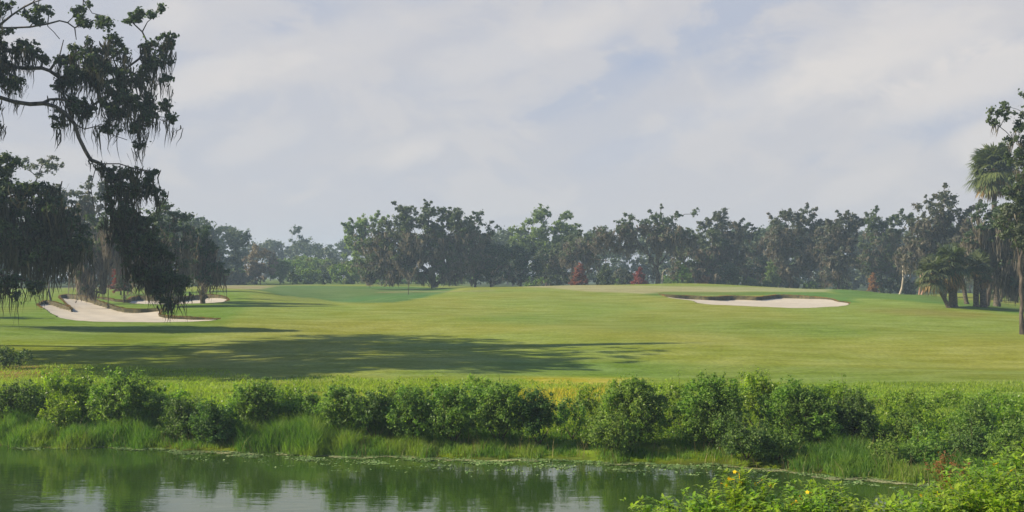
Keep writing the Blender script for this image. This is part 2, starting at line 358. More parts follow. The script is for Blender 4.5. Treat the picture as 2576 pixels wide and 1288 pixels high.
ys_ = np.concatenate([np.arange(-80, 0, 8), np.arange(0, 20, 1.0), np.arange(20, 60, .5), np.arange(60, 175, 1.0), np.arange(175, 240, 5.), np.arange(240, 760, 26.)])
xs_ = np.concatenate([np.arange(-520, -70, 25.), np.arange(-70, 70, .9), np.arange(70, 545, 25.)])
GX, GY = np.meshgrid(xs_, ys_)
H, Wd = GX.shape
cell_ok = np.ones((H - 1, Wd - 1), bool)
patches = []
def near(arr, lo, hi): return max(0, np.searchsorted(arr, lo) - 2), min(len(arr) - 1, np.searchsorted(arr, hi) + 1)
groups = [['big', 'slim'], ['right']]
for gk in groups:
    allp = np.concatenate([BP[k] for k in gk])
    i0, i1 = near(xs_, allp[:, 0].min(), allp[:, 0].max()); j0, j1 = near(ys_, allp[:, 1].min(), allp[:, 1].max())
    cell_ok[j0:j1, i0:i1] = False
    pts = []; edges = []
    rect = [(xs_[i], ys_[j0]) for i in range(i0, i1)] + [(xs_[i1], ys_[j]) for j in range(j0, j1)] + [(xs_[i], ys_[j1]) for i in range(i1, i0, -1)] + [(xs_[i0], ys_[j]) for j in range(j1, j0, -1)]
    n = len(rect); pts += rect; edges += [(q, (q + 1) % n) for q in range(n)]
    for k in gk:
        b = len(pts); m = len(BP[k]); pts += [(p[0], p[1]) for p in BP[k]]; edges += [(b + q, b + (q + 1) % m) for q in range(m)]
    for i in range(i0 + 1, i1):
        for j in range(j0 + 1, j1):
            x, y = xs_[i], ys_[j]
            if np.min((allp[:, 0] - x) ** 2 + (allp[:, 1] - y) ** 2) > .16: pts.append((x, y))
    vo, eo, fo, *_ = delaunay_2d_cdt([Vector(p) for p in pts], edges, [], 1, 1e-4)
    vo = np.array([(v.x, v.y) for v in vo]); fo = np.array([f for f in fo if len(f) == 3])
    cen = vo[fo].mean(1); ins = np.zeros(len(fo), bool)
    for k in gk: ins |= pip(BP[k][:, :2], cen[:, 0], cen[:, 1])
    patches.append((vo, fo[~ins]))

# turf colours by zone (u, v as the ground is seen from the tee, so the mowing lines fall where they are)
def alb(r, g, b, k=.51): return np.array([s2l(r) * k, s2l(g) * k, s2l(b) * k])
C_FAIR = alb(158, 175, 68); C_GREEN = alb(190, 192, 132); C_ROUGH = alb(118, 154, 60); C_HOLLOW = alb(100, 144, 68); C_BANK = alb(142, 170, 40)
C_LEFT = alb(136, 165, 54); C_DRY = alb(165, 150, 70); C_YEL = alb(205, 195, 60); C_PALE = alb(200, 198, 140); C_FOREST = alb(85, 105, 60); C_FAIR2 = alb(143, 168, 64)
ZONES = [([(-3000, 735), (330, 727), (640, 736), (620, 770), (560, 830), (300, 880), (-3000, 880)], C_LEFT, 12),
         ([(-3000, 838), (500, 860), (430, 925), (700, 1000), (-3000, 1000)], C_BANK * .9 + C_LEFT * .1, 14),
         ([(-3000, 916), (120, 918), (180, 940), (100, 965), (-3000, 968)], C_DRY, 8),
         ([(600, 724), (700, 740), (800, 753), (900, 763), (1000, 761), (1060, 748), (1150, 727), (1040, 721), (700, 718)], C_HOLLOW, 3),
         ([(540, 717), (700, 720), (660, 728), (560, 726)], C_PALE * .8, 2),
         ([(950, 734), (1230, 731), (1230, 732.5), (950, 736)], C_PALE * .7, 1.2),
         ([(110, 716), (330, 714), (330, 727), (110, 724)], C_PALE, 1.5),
         ([(1290, 719), (1500, 717.5), (1900, 722), (2110, 729), (2080, 735), (1900, 733), (1750, 737), (1640, 740), (1500, 734), (1350, 723)], C_GREEN, 2),
         ([(1610, 741), (1680, 734), (1900, 735), (2070, 735), (2120, 740), (2150, 760), (2110, 772), (2090, 755), (1960, 742), (1660, 745)], C_ROUGH, 3),
         ([(2090, 727), (2254, 735), (2330, 741), (2450, 756), (2700, 777), (2700, 803), (2500, 783), (2400, 768), (2250, 753), (2130, 749)], C_ROUGH, 4),
         ([(2300, 776), (2500, 790), (2440, 800), (2280, 793), (2150, 780)], C_DRY * .5 + C_FAIR * .5, 10),
         ([(1150, 800), (1300, 790), (1500, 785), (1900, 800), (2300, 835), (2100, 850), (1600, 835), (1300, 815)], C_FAIR2, 16),
         ([(1300, 905), (2200, 925), (2800, 935), (2800, 1010), (2000, 970), (1300, 950), (900, 945)], C_FAIR2 * .85 + C_ROUGH * .15, 10),
         ([(900, 952), (1500, 945), (2200, 968), (2800, 1000), (3500, 1300), (-500, 1300), (500, 985)], C_BANK, 8),
         ([(1300, 948), (1600, 952), (1560, 1010), (1330, 990)], C_YEL, 10)]
def polydist(poly, x, y):
    d = np.full(np.shape(x), 1e9); n = len(poly)
    for i in range(n):
        ax, ay = poly[i]; bx, by = poly[(i + 1) % n]; dx, dy = bx - ax, by - ay
        t = np.clip(((x - ax) * dx + (y - ay) * dy) / (dx * dx + dy * dy), 0, 1)
        d = np.minimum(d, np.hypot(x - ax - t * dx, (y - ay - t * dy)))
    return np.where(pip(poly, x, y), d, -d)
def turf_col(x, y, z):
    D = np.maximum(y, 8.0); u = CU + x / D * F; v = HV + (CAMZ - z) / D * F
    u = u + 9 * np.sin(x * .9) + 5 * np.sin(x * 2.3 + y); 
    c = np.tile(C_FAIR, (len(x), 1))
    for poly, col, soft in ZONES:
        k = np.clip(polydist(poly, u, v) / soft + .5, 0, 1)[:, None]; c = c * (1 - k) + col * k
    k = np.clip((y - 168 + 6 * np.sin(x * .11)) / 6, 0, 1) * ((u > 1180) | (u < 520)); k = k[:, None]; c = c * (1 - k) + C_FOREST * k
    k = np.clip((y - 178) / 8, 0, 1)[:, None] * ((u <= 1180) & (u >= 520))[:, None]; c = c * (1 - k) + alb(120, 145, 62) * k
    k = (y < 16)[:, None]; c = np.where(k, alb(110, 130, 55), c)
    k = np.clip((shore(x) + .25 - y) / .3, 0, 1)[:, None] * (y > 16)[:, None]; c = c * (1 - k) + alb(70, 66, 40) * k
    return np.concatenate([c, np.ones((len(x), 1))], 1)
gv = np.stack([GX.ravel(), GY.ravel(), gz(GX, GY).ravel()], 1)
idx = np.arange(H * Wd).reshape(H, Wd)
q = np.stack([idx[:-1, :-1], idx[:-1, 1:], idx[1:, 1:], idx[1:, :-1]], -1)[cell_ok]
V = [gv]; FL = [q.ravel()]; SZ = [np.full(len(q), 4)]; off = len(gv)
for vo, fo in patches:
    # wind the triangles upward
    a = vo[fo]; cr = (a[:, 1, 0] - a[:, 0, 0]) * (a[:, 2, 1] - a[:, 0, 1]) - (a[:, 1, 1] - a[:, 0, 1]) * (a[:, 2, 0] - a[:, 0, 0])
    fo = np.where((cr < 0)[:, None], fo[:, ::-1], fo)
    V.append(np.column_stack([vo, gz(vo[:, 0], vo[:, 1])])); FL.append((fo + off).ravel()); SZ.append(np.full(len(fo), 3)); off += len(vo)
gv = np.concatenate(V)
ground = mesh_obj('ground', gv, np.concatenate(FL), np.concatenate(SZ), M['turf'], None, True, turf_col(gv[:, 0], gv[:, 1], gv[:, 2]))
tag(ground, 'rolling mown golf turf with a rough grassy bank down to the pond', 'ground', kind='structure')

# bunkers: sand floor, cut soil face, dry grass rim
def bunker(key, label):
    a = BP[key]; top = gz(a[:, 0], a[:, 1]); bot = top - a[:, 2]
    c = a[:, :2].mean(0); base = Vector((c[0], c[1], g1(c[0], c[1])))
    root = empty('sand_bunker', base, label, 'bunker', 'sand bunkers beside the green')
    n = len(a)
    # floor: constrained triangulation, heights blended from the edge
    x0, y0 = a[:, :2].min(0); x1, y1 = a[:, :2].max(0)
    gx, gy = np.meshgrid(np.arange(x0, x1, .45), np.arange(y0, y1, .6)); gx = gx.ravel(); gy = gy.ravel()
    ins = pip(a[:, :2], gx, gy); d = np.sqrt(np.min((a[:, 0][None] - gx[:, None]) ** 2 + (a[:, 1][None] - gy[:, None]) ** 2, 1)); ins &= d > .3
    gx, gy, d = gx[ins], gy[ins], d[ins]
    wgt = 1 / ((a[:, 0][None] - gx[:, None]) ** 2 + (a[:, 1][None] - gy[:, None]) ** 2) ** 1.3
    dz = (wgt * (-a[:, 2])[None]).sum(1) / wgt.sum(1)
    z = gz(gx, gy) + dz - .06 * np.clip(d, 0, 1) + .015 * np.sin(gx * 3.1 + gy * 1.7)
    pts = [Vector((p[0], p[1])) for p in a] + [Vector(p) for p in zip(gx, gy)]
    vo, eo, fo, *_ = delaunay_2d_cdt(pts, [(i, (i + 1) % n) for i in range(n)], [], 1, 1e-4)
    zz = np.concatenate([bot, z]); vv = np.array([(p.x, p.y) for p in vo])
    srcx = np.array([(p.x, p.y) for p in pts])
    zi = np.array([zz[np.argmin((srcx[:, 0] - p[0]) ** 2 + (srcx[:, 1] - p[1]) ** 2)] for p in vv])
    fo = np.array([f for f in fo if len(f) == 3])
    cen = vv[fo].mean(1); fo = fo[pip(a[:, :2], cen[:, 0], cen[:, 1])]
    cr = np.cross(vv[fo[:, 1]] - vv[fo[:, 0]], vv[fo[:, 2]] - vv[fo[:, 0]]); fo = np.where((cr < 0)[:, None], fo[:, ::-1], fo)
    B = np.array(base)
    mesh_obj('sand', np.column_stack([vv, zi]) - B, fo.ravel(), np.full(len(fo), 3), M['sand'], root, True)
    # face
    nrm = np.roll(a[:, :2], -1, 0) - np.roll(a[:, :2], 1, 0); nrm /= np.linalg.norm(nrm, axis=1)[:, None] + 1e-9; nrm = np.column_stack([nrm[:, 1], -nrm[:, 0]])
    area = np.sum(a[:, 0] * np.roll(a[:, 1], -1) - np.roll(a[:, 0], -1) * a[:, 1])
    if area < 0: nrm = -nrm          # outward
    jag = np.random.RandomState(3).uniform(-.03, .05, n)
    rows = [np.column_stack([a[:, :2] + nrm * .03, top + .01]), np.column_stack([a[:, :2] - nrm * (.05 + jag[:, None]), top - .02 - a[:, 2] * .15]),
            np.column_stack([a[:, :2] + nrm * .04, top - a[:, 2] * .55]), np.column_stack([a[:, :2] - nrm * .06, bot - .03])]
    A = np.stack(rows, 0); A = np.concatenate([A, A[:, :1]], 1) - B
    b = Buf(); b.grids(A[None]); b.build('cut_face', M['soil'], root)
    # rim: short dry tufts along the lip
    r = np.random.RandomState(9); sel = np.where(a[:, 2] > .045)[0]; k = np.repeat(sel, 26)
    t = r.rand(len(k))[:, None]; p = a[k][:, :2] * (1 - t) + a[(k + 1) % n][:, :2] * t + nrm[k] * r.uniform(-.02, .14, len(k))[:, None]
    zt = gz(p[:, 0], p[:, 1]); ang = r.uniform(0, 6.28, len(k)); h = r.uniform(.03, .09, len(k)); wd = .025
    o0 = np.column_stack([p - wd * np.column_stack([np.cos(ang), np.sin(ang)]), zt - .02]); o1 = np.column_stack([p + wd * np.column_stack([np.cos(ang), np.sin(ang)]), zt - .02])
    lean = -nrm[k] * r.uniform(0, .07, len(k))[:, None]
    o2 = np.column_stack([p + lean + .01, zt + h]); b = Buf(); b.add(np.stack([o0, o1, o2], 1) - B, np.arange(len(k) * 3), 3); b.build('rim', M['rim'], root)
bunker('big', 'largest pale sand bunker, with a grass tongue, in front of the slim bunker at left')
bunker('slim', 'slim pale sand bunker behind the largest bunker, under the hanging moss')
bunker('right', 'long pale sand bunker with a dark curved back lip beside the putting green')

# water
b = Buf()
wx = np.concatenate([np.arange(-90, -20, 5.), np.arange(-20, 20, 1.), np.arange(20, 91, 5.)]); wy = np.arange(13.0, 32, 1.)
A = np.array([[(x, y, 0.0) for x in wx] for y in wy]); b.grids(A[None]); wat = b.build('water', M['water'], None, True)
tag(wat, 'still green pond water mirroring the bank and the sky', 'water', kind='structure')

# ------------------------------------------------------------------ vegetation kit
def unit(v): return v / (np.linalg.norm(v, axis=-1, keepdims=True) + 1e-9)
def leaves(rng, cen, nrm, size, aspect=.5, jit=.6, buf=None, up=.25):
    """one folded lozenge per centre"""
    n = len(cen); N = unit(nrm * (1 - jit) + rng.normal(size=(n, 3)) * jit * .75 + np.array([0, 0, up]))
    T = unit(np.cross(N, rng.normal(size=(n, 3)))); S = np.cross(N, T)
    s = (size * rng.uniform(.65, 1.35, n))[:, None]; wv = s * aspect
    V = np.stack([cen - T * s * .5, cen + S * wv * .5 + N * s * .05, cen + T * s * .5, cen - S * wv * .5 + N * s * .05], 1)
    buf.add(V, np.arange(n * 4), 4)
def clump_leaves(rng, C, rad, n, size, buf, flat=.75, up=.25, aspect=.55, jit=.55):
    """C (k,3) clump centres, rad (k,) radii, n leaves each"""
    k = len(C); d = unit(rng.normal(size=(k, n, 3))); rr = np.minimum(.12 + np.abs(rng.normal(size=(k, n, 1))) * .62, 1.75)
    off = d * rr * rad[:, None, None]; off[..., 2] *= flat
    cen = (C[:, None] + off).reshape(-1, 3); nn = d.reshape(-1, 3)
    leaves(rng, cen, nn, size, aspect, jit, buf, up)
def tube(buf, P0, P1, r0, r1, sides=5):
    """many tapered prisms at once"""
    P0 = np.asarray(P0, float); P1 = np.asarray(P1, float); d = unit(P1 - P0)
    ref = np.where(np.abs(d[:, 2:3]) > .8, np.array([[1., 0, 0]]), np.array([[0, 0, 1.]]))
    a = unit(np.cross(d, ref)); bb = np.cross(d, a); an = np.arange(sides + 1) * 2 * math.pi / sides
    ring = a[:, None] * np.cos(an)[None, :, None] + bb[:, None] * np.sin(an)[None, :, None]
    A = np.stack([P0[:, None] + ring * np.asarray(r0)[:, None, None], P1[:, None] + ring * np.asarray(r1)[:, None, None]], 1)
    buf.grids(A)
def skeleton(rng, roots, targets, step, wig, r_tip, r_max, pw=.45, pl=.3, sag=0.0):
    """roots: list of polylines (first is the trunk from the ground), targets (k,3). Grows branches towards targets."""
    pos = []; par = []; plen = []
    for pi, pth in enumerate(roots):
        prev = -1
        if pi > 0:
            p0 = np.array(pth[0]); d = np.linalg.norm(np.array(pos) - p0, axis=1); prev = int(np.argmin(d))
        for p in pth:
            p = np.array(p, float)
            if prev >= 0:
                L = np.linalg.norm(p - pos[prev])
                if L < 1e-3: continue
                k = max(1, int(L / step)); a = pos[prev].copy()
                for j in range(1, k + 1):
                    pos.append(a + (p - a) * j / k + (rng.normal(size=3) * wig * .35 if j < k else 0)); par.append(prev); plen.append(plen[prev] + L / k); prev = len(pos) - 1
            else:
                pos.append(p); par.append(-1); plen.append(0.); prev = len(pos) - 1
    pos = [np.asarray(p) for p in pos]
    fork = 1
    cap = len(pos) + len(targets) * 14; PA = np.zeros((cap, 3)); PL = np.zeros(cap); n0 = len(pos); PA[:n0] = pos; PL[:n0] = plen; par = list(par)
    start = max(1, int(n0 * .25)) if len(roots) == 1 else 1
    zmin = PA[0, 2] + (PA[:n0, 2].max() - PA[0, 2]) * (.55 if len(roots) == 1 else .0)
    order = np.argsort(np.linalg.norm(targets - PA[n0 - 1 if len(roots) == 1 else n0 // 2], axis=1)); n = n0
    for ti in order:
        c = targets[ti]; dd = np.linalg.norm(PA[:n] - c, axis=1); cost = dd + pl * PL[:n] + np.where(PA[:n, 2] < zmin, 1e3, 0) + np.where(PA[:n, 2] > c[2] + 1.0, 1.5 * (PA[:n, 2] - c[2]), 0) * .6
        j = int(np.argmin(cost)); L = dd[j]; k = int(min(13, max(1, round(L / step)))); a = PA[j].copy(); prev = j
        side = rng.normal(size=3) * wig * L * .25
        for q in range(1, k + 1):
            t = q / k; p = a + (c - a) * t + side * math.sin(math.pi * t) + (rng.normal(size=3) * wig * .3 if q < k else 0); p[2] += sag * L * math.sin(math.pi * t)
            PA[n] = p; PL[n] = PL[prev] + L / k; par.append(prev); prev = n; n += 1
    par = np.array(par); cnt = np.zeros(n); kids = np.zeros(n, int)
    for i in range(n):
        if par[i] >= 0: kids[par[i]] += 1
    for i in range(n - 1, -1, -1):
        if kids[i] == 0: cnt[i] += 1
    # children always come after parents
    for i in range(n - 1, 0, -1):
        if par[i] >= 0: cnt[par[i]] += cnt[i]
    rad = np.minimum(r_tip * cnt ** pw, r_max)
    return PA[:n], par, rad
def moss_strips(rng, A, length, width, buf, per=4, spread=.25, segs=4):
    """hanging ribbons below anchors A (k,3); length (k,)"""
    k = len(A); n = k * per; a = np.repeat(A, per, 0); off_ = rng.normal(size=(n, 3)) * np.array([spread, spread, spread * .5])
    L = np.repeat(length, per) * rng.uniform(.35, 1.1, n); an = rng.uniform(0, math.pi, n); s = np.column_stack([np.cos(an), np.sin(an), np.zeros(n)])
    t = np.linspace(0, 1, segs + 1); wprof = np.interp(t, [0, .2, .6, 1], [.55, 1, .65, .06])
    wv = (width * rng.uniform(.4, 1.7, n))[:, None] * wprof[None] * rng.uniform(.7, 1.3, (n, segs + 1))
    sway = rng.normal(size=(n, 1, 3)) * np.array([.1, .1, 0]) * L[:, None, None] * t[None, :, None] ** 2 + rng.normal(size=(n, segs + 1, 3)) * np.array([1, 1, .6]) * width * .6 + off_[:, None] * (1 - .65 * t[None, :, None])
    cen = a[:, None] + np.array([0, 0, -1.]) * (L[:, None] * t[None])[..., None] + sway
    G = np.stack([cen - s[:, None] * wv[..., None] * .5, cen + s[:, None] * wv[..., None] * .5], 2); buf.grids(G)
def blob_targets(rng, blobs, D, dep, dens_m, shell=.55):
    """blobs (u, v, ru, rv[, depth offset]) in picture units at distance D -> clump centres in the world"""
    out = []
    k = D / F
    for bl in blobs:
        u, v, ru, rv = bl[:4]; dd = bl[4] if len(bl) > 4 else 0
        rx, rz = ru * k, rv * k; ry = max(min(dep, max(rx, rz) * .9), .4); n = max(2, int(dens_m * (rx * rz) ** .9 * math.pi))
        d = unit(rng.normal(size=(n, 3))); r = rng.uniform(shell ** 3, 1, (n, 1)) ** (1 / 3.)
        c = d * r * np.array([rx, ry, rz]) + np.array([X(u, D), D + dd, Zc(v, D)]); out.append(c)
    return np.concatenate(out)
NLK, LSK = 1.6, 1.15
def tree(name, label, cat, D, ub, blobs, leaf='oak', bark='bark', seed=1, dep=4.5, dn=1.1, cr=.8, nl=70, ls=.3, moss=0.0, moss_mat='moss', mlen=1.6, mw=.14,
         trunk_h=None, rmax=.45, rtip=.035, wig=.35, lean=0.0, group=None, trunks=1, roots=None, flat=.75, up=.25, depth_off=0, shell=.5, step=.9, sag=.05, extra=None, jit=.55, pw=.45):
    rng = np.random.RandomState(seed); bx, by = X(ub, D), D + depth_off; nl = int(nl * NLK); ls = ls * LSK
    if D > 120: moss *= 1.0; mlen *= .5; mw *= 1.5; rtip *= .8; wig *= 1.2; ls *= .9; nl = int(nl * 1.1)
    cr = cr * 1.0; cr = cr * 1.08; dn = dn * 1.25
    B = np.array([bx, by, g1(bx, by) - .05])
    T = blob_targets(rng, blobs, D, dep, dn, shell)
    if extra is not None: T = np.concatenate([T, extra(rng)])
    T[:, 2] = np.maximum(T[:, 2], B[2] + .25)
    if D > 120 and moss > 0:                         # feathery sprays round the crown
        cc = T.mean(0); q = T[rng.rand(len(T)) < .35]; q = q[q[:, 2] > cc[2]]; o_ = unit(q - cc); o_[:, 2] = np.abs(o_[:, 2]) + .3
        dr_ = unit(o_ + rng.normal(size=o_.shape) * .6); ln_ = rng.uniform(.35, 1.15, (len(q), 1))
        SPR = np.concatenate([q + dr_ * ln_, q + dr_ * ln_ * 1.45 + rng.normal(size=q.shape) * .12])
        T = np.concatenate([T, SPR]); SCL = np.concatenate([np.ones(len(T) - len(SPR)), np.full(len(SPR) // 2, .5), np.full(len(SPR) - len(SPR) // 2, .34)])
    else: SCL = np.ones(len(T))
    top = T[:, 2].max()
    th = trunk_h if trunk_h else max(1.2, (np.percentile(T[:, 2], 12) - B[2]) * .8)
    root = empty(name, B, label, cat, group)
    if roots is None:
        roots = [[B, B + np.array([lean * .4, 0, th * .5]), B + np.array([lean, 0, th])]]
        for q in range(trunks - 1):
            an = 2.4 * q + 1; roots.append([B + np.array([lean * .3, 0, th * .25]), B + np.array([lean + math.cos(an) * th * .5, math.sin(an) * th * .4, th * .9])])
    PA, par, rad = skeleton(rng, roots, T, step, wig, rtip, rmax, pw, sag=sag)
    flare = 1 + .7 * np.clip(1 - (PA[:, 2] - B[2]) / max(.8, th * .35), 0, 1) ** 2 * (np.hypot(PA[:, 0] - bx, PA[:, 1] - by) < 1.2)
    rad = rad * flare
    i = np.where(par >= 0)[0]; bb = Buf(); tube(bb, PA[par[i]] - B, PA[i] - B, np.minimum(rad[par[i]], rad[i] * 1.6), rad[i], 6 if rmax > .3 else 5)
    bb.build('trunk', M[bark], root, True)
    lb = Buf(); T3 = np.repeat(T, 4, 0) + unit(rng.normal(size=(len(T) * 4, 3))) * (np.repeat(SCL, 4) * cr * .78 * rng.uniform(.3, 1.25, len(T) * 4))[:, None] * np.array([1, 1, .8])
    T3[:, 2] = np.maximum(T3[:, 2], B[2] + .15)
    clump_leaves(rng, T3 - B, cr * .5 * np.repeat(SCL, 4) * rng.uniform(.45, 1.4, len(T3)), max(8, int(nl / 3.6)), ls, lb, flat, up, .68, jit=jit)
    lb.build('crown', M[leaf], root)
    if moss > 0:
        mb = Buf(); n = int(len(T) * moss); TL = T[(SCL > .9) & (T[:, 2] < np.percentile(T[:, 2], 68 if D > 120 else 88))]; low = TL[rng.choice(len(TL), n)] - B - np.array([0, 0, cr * .4]) + rng.normal(size=(n, 3)) * cr * .5
        nn = np.where(rad[i] > rtip * 1.3)[0]
        if len(nn) > 4:
            q = i[rng.choice(nn, n // 2 + 1)]; low = np.concatenate([low, PA[q][PA[q][:, 2] < np.percentile(T[:, 2], 65 if D > 120 else 85)] - B])
        L = mlen * rng.uniform(.3, 1.5, len(low)); L = np.minimum(L, np.maximum(low[:, 2] - .3, .3))
        moss_strips(rng, low, L, mw, mb, 7, cr * .5); mb.build('spanish_moss', M[moss_mat], root)
    return root

# ---- far trees, each one for itself
far = 'distant oaks beyond the meadow'
tree('oak_tree', 'hazy oak with a knob on top at the left end of the far tree line', 'tree', 235, 580, [(580, 625, 48, 42), (572, 582, 22, 14), (550, 610, 30, 30), (605, 650, 30, 30)], 'far', seed=11, cr=1.0, nl=60, ls=.42, dn=.55, rmax=.5, group=far)
fl = [(650, 640, 45, 50, 'hazy bluish oak just right of the knobbed oak, behind the brown twiggy shrub', 290), (705, 635, 45, 46, 'hazy bluish oak above the small round shrub of the meadow', 300),
      (745, 630, 35, 48, 'hazy bluish oak with ragged bare twigs poking above the far tree line', 280), (790, 632, 38, 44, 'hazy bluish oak between the ragged-topped oak and the rounded grey oak', 300),
      (822, 645, 42, 40, 'rounded grey-green hazy oak before the far tree line, left of the great mossy oak', 250), (855, 625, 30, 42, 'hazy bluish oak half hidden by the pale green tree', 290)]
for k, (u, v, a, b_, lab, D) in enumerate(fl):
    v += 18
    blb = [(u, v, a, b_ * .8), (u - a * .4, v - b_ * .55, a * .45, b_ * .35), (u + a * .45, v - b_ * .5, a * .4, b_ * .4), (u + (k % 3 - 1) * 12, v - b_ * .85, a * .25, b_ * .2)]
    if k == 2: blb += [(740, 582, 6, 5), (748, 578, 5, 4)]
    tree('oak_tree', lab, 'tree', D, u, blb, 'far', seed=20 + k, cr=1.2, nl=50, ls=.5, dn=.42, rmax=.5, group=far)
# wood behind everything: copies of three trees, seen only through gaps
def copy_tree(root, loc, sc, rz, label, group=None):
    r = root.copy(); COL.objects.link(r); r.location = loc; r.scale = sc; r.rotation_euler = (0, 0, rz); r['label'] = label
    if group: r['group'] = group
    for ch in root.children:
        c = ch.copy(); COL.objects.link(c); c.parent = r
    return r
bk = [tree('oak_tree', 'dim hazy oak in the wood behind the tree line', 'tree', 215, 1290 + 170 * k, [(1290 + 170 * k, 630, 62, 48), (1270 + 170 * k, 596, 30, 22), (1325 + 170 * k, 600, 26, 22), (1290 + 170 * k, 690, 60, 20)], 'far', seed=40 + k, cr=1.3, nl=60, ls=.5, dn=.5, rmax=.5, group='dim oaks in the wood behind the tree line') for k in range(3)]
rr = random.Random(8)
for k in range(17):
    u = [1240, 1380, 1530, 1700, 1800, 1880, 1960, 2040, 2120, 2200, 2280, 2360, 2440, 2520, 2600, 2700, 2830][k]; D = 200 + rr.uniform(-6, 22); x = X(u, D)
    s = rr.uniform(.7, .85) if u < 1850 else rr.uniform(.95, 1.15)
    copy_tree(bk[k % 3], (x, D, g1(x, D) - .2), (s * rr.uniform(1, 1.2), s, s), rr.uniform(0, 6.28), bk[0]['label'], bk[0]['group'])
for k in range(16):
    u = [-330, -210, -90, 10, 100, 190, 280, 360, 440, 500, 560, -450, 680, 770, 900, 990][k]; D = 300 if k > 11 else 175 + rr.uniform(0, 20); x = X(u, D)
    s = rr.uniform(.9, 1.2) if k < 12 else .95
    if k in (12, 13): s = 1.0
    copy_tree(bk[k % 3], (x, D, g1(x, D) - .2), (s * 1.1, s, s), rr.uniform(0, 6.28), 'dim hazy oak glimpsed behind the mossy trees and meadow at left', 'dim oaks behind the left trees and meadow')

for k in range(22):
    u = 1180 + k * 78 + rr.uniform(-20, 20); D = 262 + rr.uniform(-12, 14); x = X(u, D); q = rr.uniform(1.0, 1.2) if u > 1850 else rr.uniform(.85, .95)
    copy_tree(bk[(k + 1) % 3], (x, D, g1(x, D) - .2), (q * 1.15, q, q), rr.uniform(0, 6.28), bk[0]['label'], bk[0]['group'])
# ---- meadow shrubs, left of the great oak
def shrub(name, label, cat, D, u, vt, vb, hw, leaf='bush', seed=1, ls=.26, cr=.45, nl=60, dn=2.2, group=None, stem='twig', shape=None, rtip=.02, dep=2.5, jit=.5, up=.3, base_lift=0):
    vm = (vt + vb) / 2; hv = (vb - vt) / 2
    blobs = shape or [(u, vm + hv * .15, hw, hv * .85), (u - hw * .3, vm - hv * .35, hw * .5, hv * .55), (u + hw * .3, vm - hv * .25, hw * .5, hv * .6)]
    return tree(name, label, cat, D, u, blobs, leaf, stem, seed, dep, dn, cr, nl, ls, trunk_h=.25 * hv * 2 * D / F + .1, rmax=.12, rtip=rtip, group=group, trunks=3, step=.6, wig=.2, jit=jit, up=up, flat=.85)
shrub('shrub', 'large brown-grey twiggy shrub with a fan-shaped top standing in the meadow', 'shrub', 185, 655, 612, 712, 40, 'brown', 51, .3, .7, 55, 1.2, shape=[(655, 655, 42, 34), (650, 632, 26, 16), (672, 640, 20, 14), (660, 690, 32, 26), (640, 680, 20, 30)])
sh = [(705, 655, 712, 24, 'bush', 'mid-green shrub tucked against the right of the brown twiggy shrub', 195), (736, 678, 714, 10, 'oak', 'small dark upright shrub in front of the meadow mounds', 178),
      (730, 660, 700, 36, 'bush', 'light green mounded shrub behind the small dark upright shrub', 205), (770, 650, 700, 34, 'bush', 'tallest light green mound in the middle of the meadow', 215),
      (800, 655, 700, 40, 'bush', 'light green mounded shrub above the leaning dark shrub', 210), (775, 685, 714, 34, 'bush', 'low yellow-green mound left of the leaning dark shrub', 188),
      (815, 684, 716, 22, 'oak_dark', 'dark slanting shrub with a pale brown left side in the meadow', 180), (865, 672, 713, 34, 'bush', 'rounded green shrub between the leaning dark shrub and the dark columnar shrub', 186),
      (845, 660, 700, 30, 'oak', 'darker green shrub in the shade below the pale green tree', 205), (575, 690, 710, 30, 'oak_grey', 'low grey-brown brush at the left end of the meadow', 190),
      (610, 680, 706, 26, 'bush', 'low light green shrub just left of the brown twiggy shrub', 200), (600, 700, 714, 34, 'oak_grey', 'flat grey-green hedge at the foot of the meadow, left end', 180),
      (900, 668, 705, 30, 'bush', 'light green shrub behind the dark columnar shrub', 200), (930, 655, 717, 15, 'oak_dark', 'dark columnar shrub left of the great mossy oak trunk', 172),
      (960, 684, 710, 26, 'bush', 'low bright green mound between the dark columnar shrubs', 195), (990, 672, 718, 17, 'oak_dark', 'shorter dark columnar shrub nearest the great mossy oak trunk', 170),
      (1030, 690, 715, 26, 'bush', 'low green mound under the left limbs of the great mossy oak', 195), (570, 660, 690, 26, 'oak', 'green shrub at the foot of the knobbed hazy oak', 215),
      (1140, 698, 716, 40, 'bush', 'low green brush right of the great mossy oak trunk', 200), (560, 700, 712, 30, 'bush', 'low green brush beside the tall moss strand at the meadow edge', 185)]
for k, (u, vt, vb, hw, lf, lab, D) in enumerate(sh):
    wide = lf == 'bush' or hw > 24
    shrub('shrub', lab, 'shrub', D, u, vt - (11 if wide else 0), vb + (4 if wide else 0), hw * (1.3 if wide else 1), lf, 60 + k, .26, .55 if wide else .45, 55, 2.6, group='shrubs of the far meadow', dep=4)
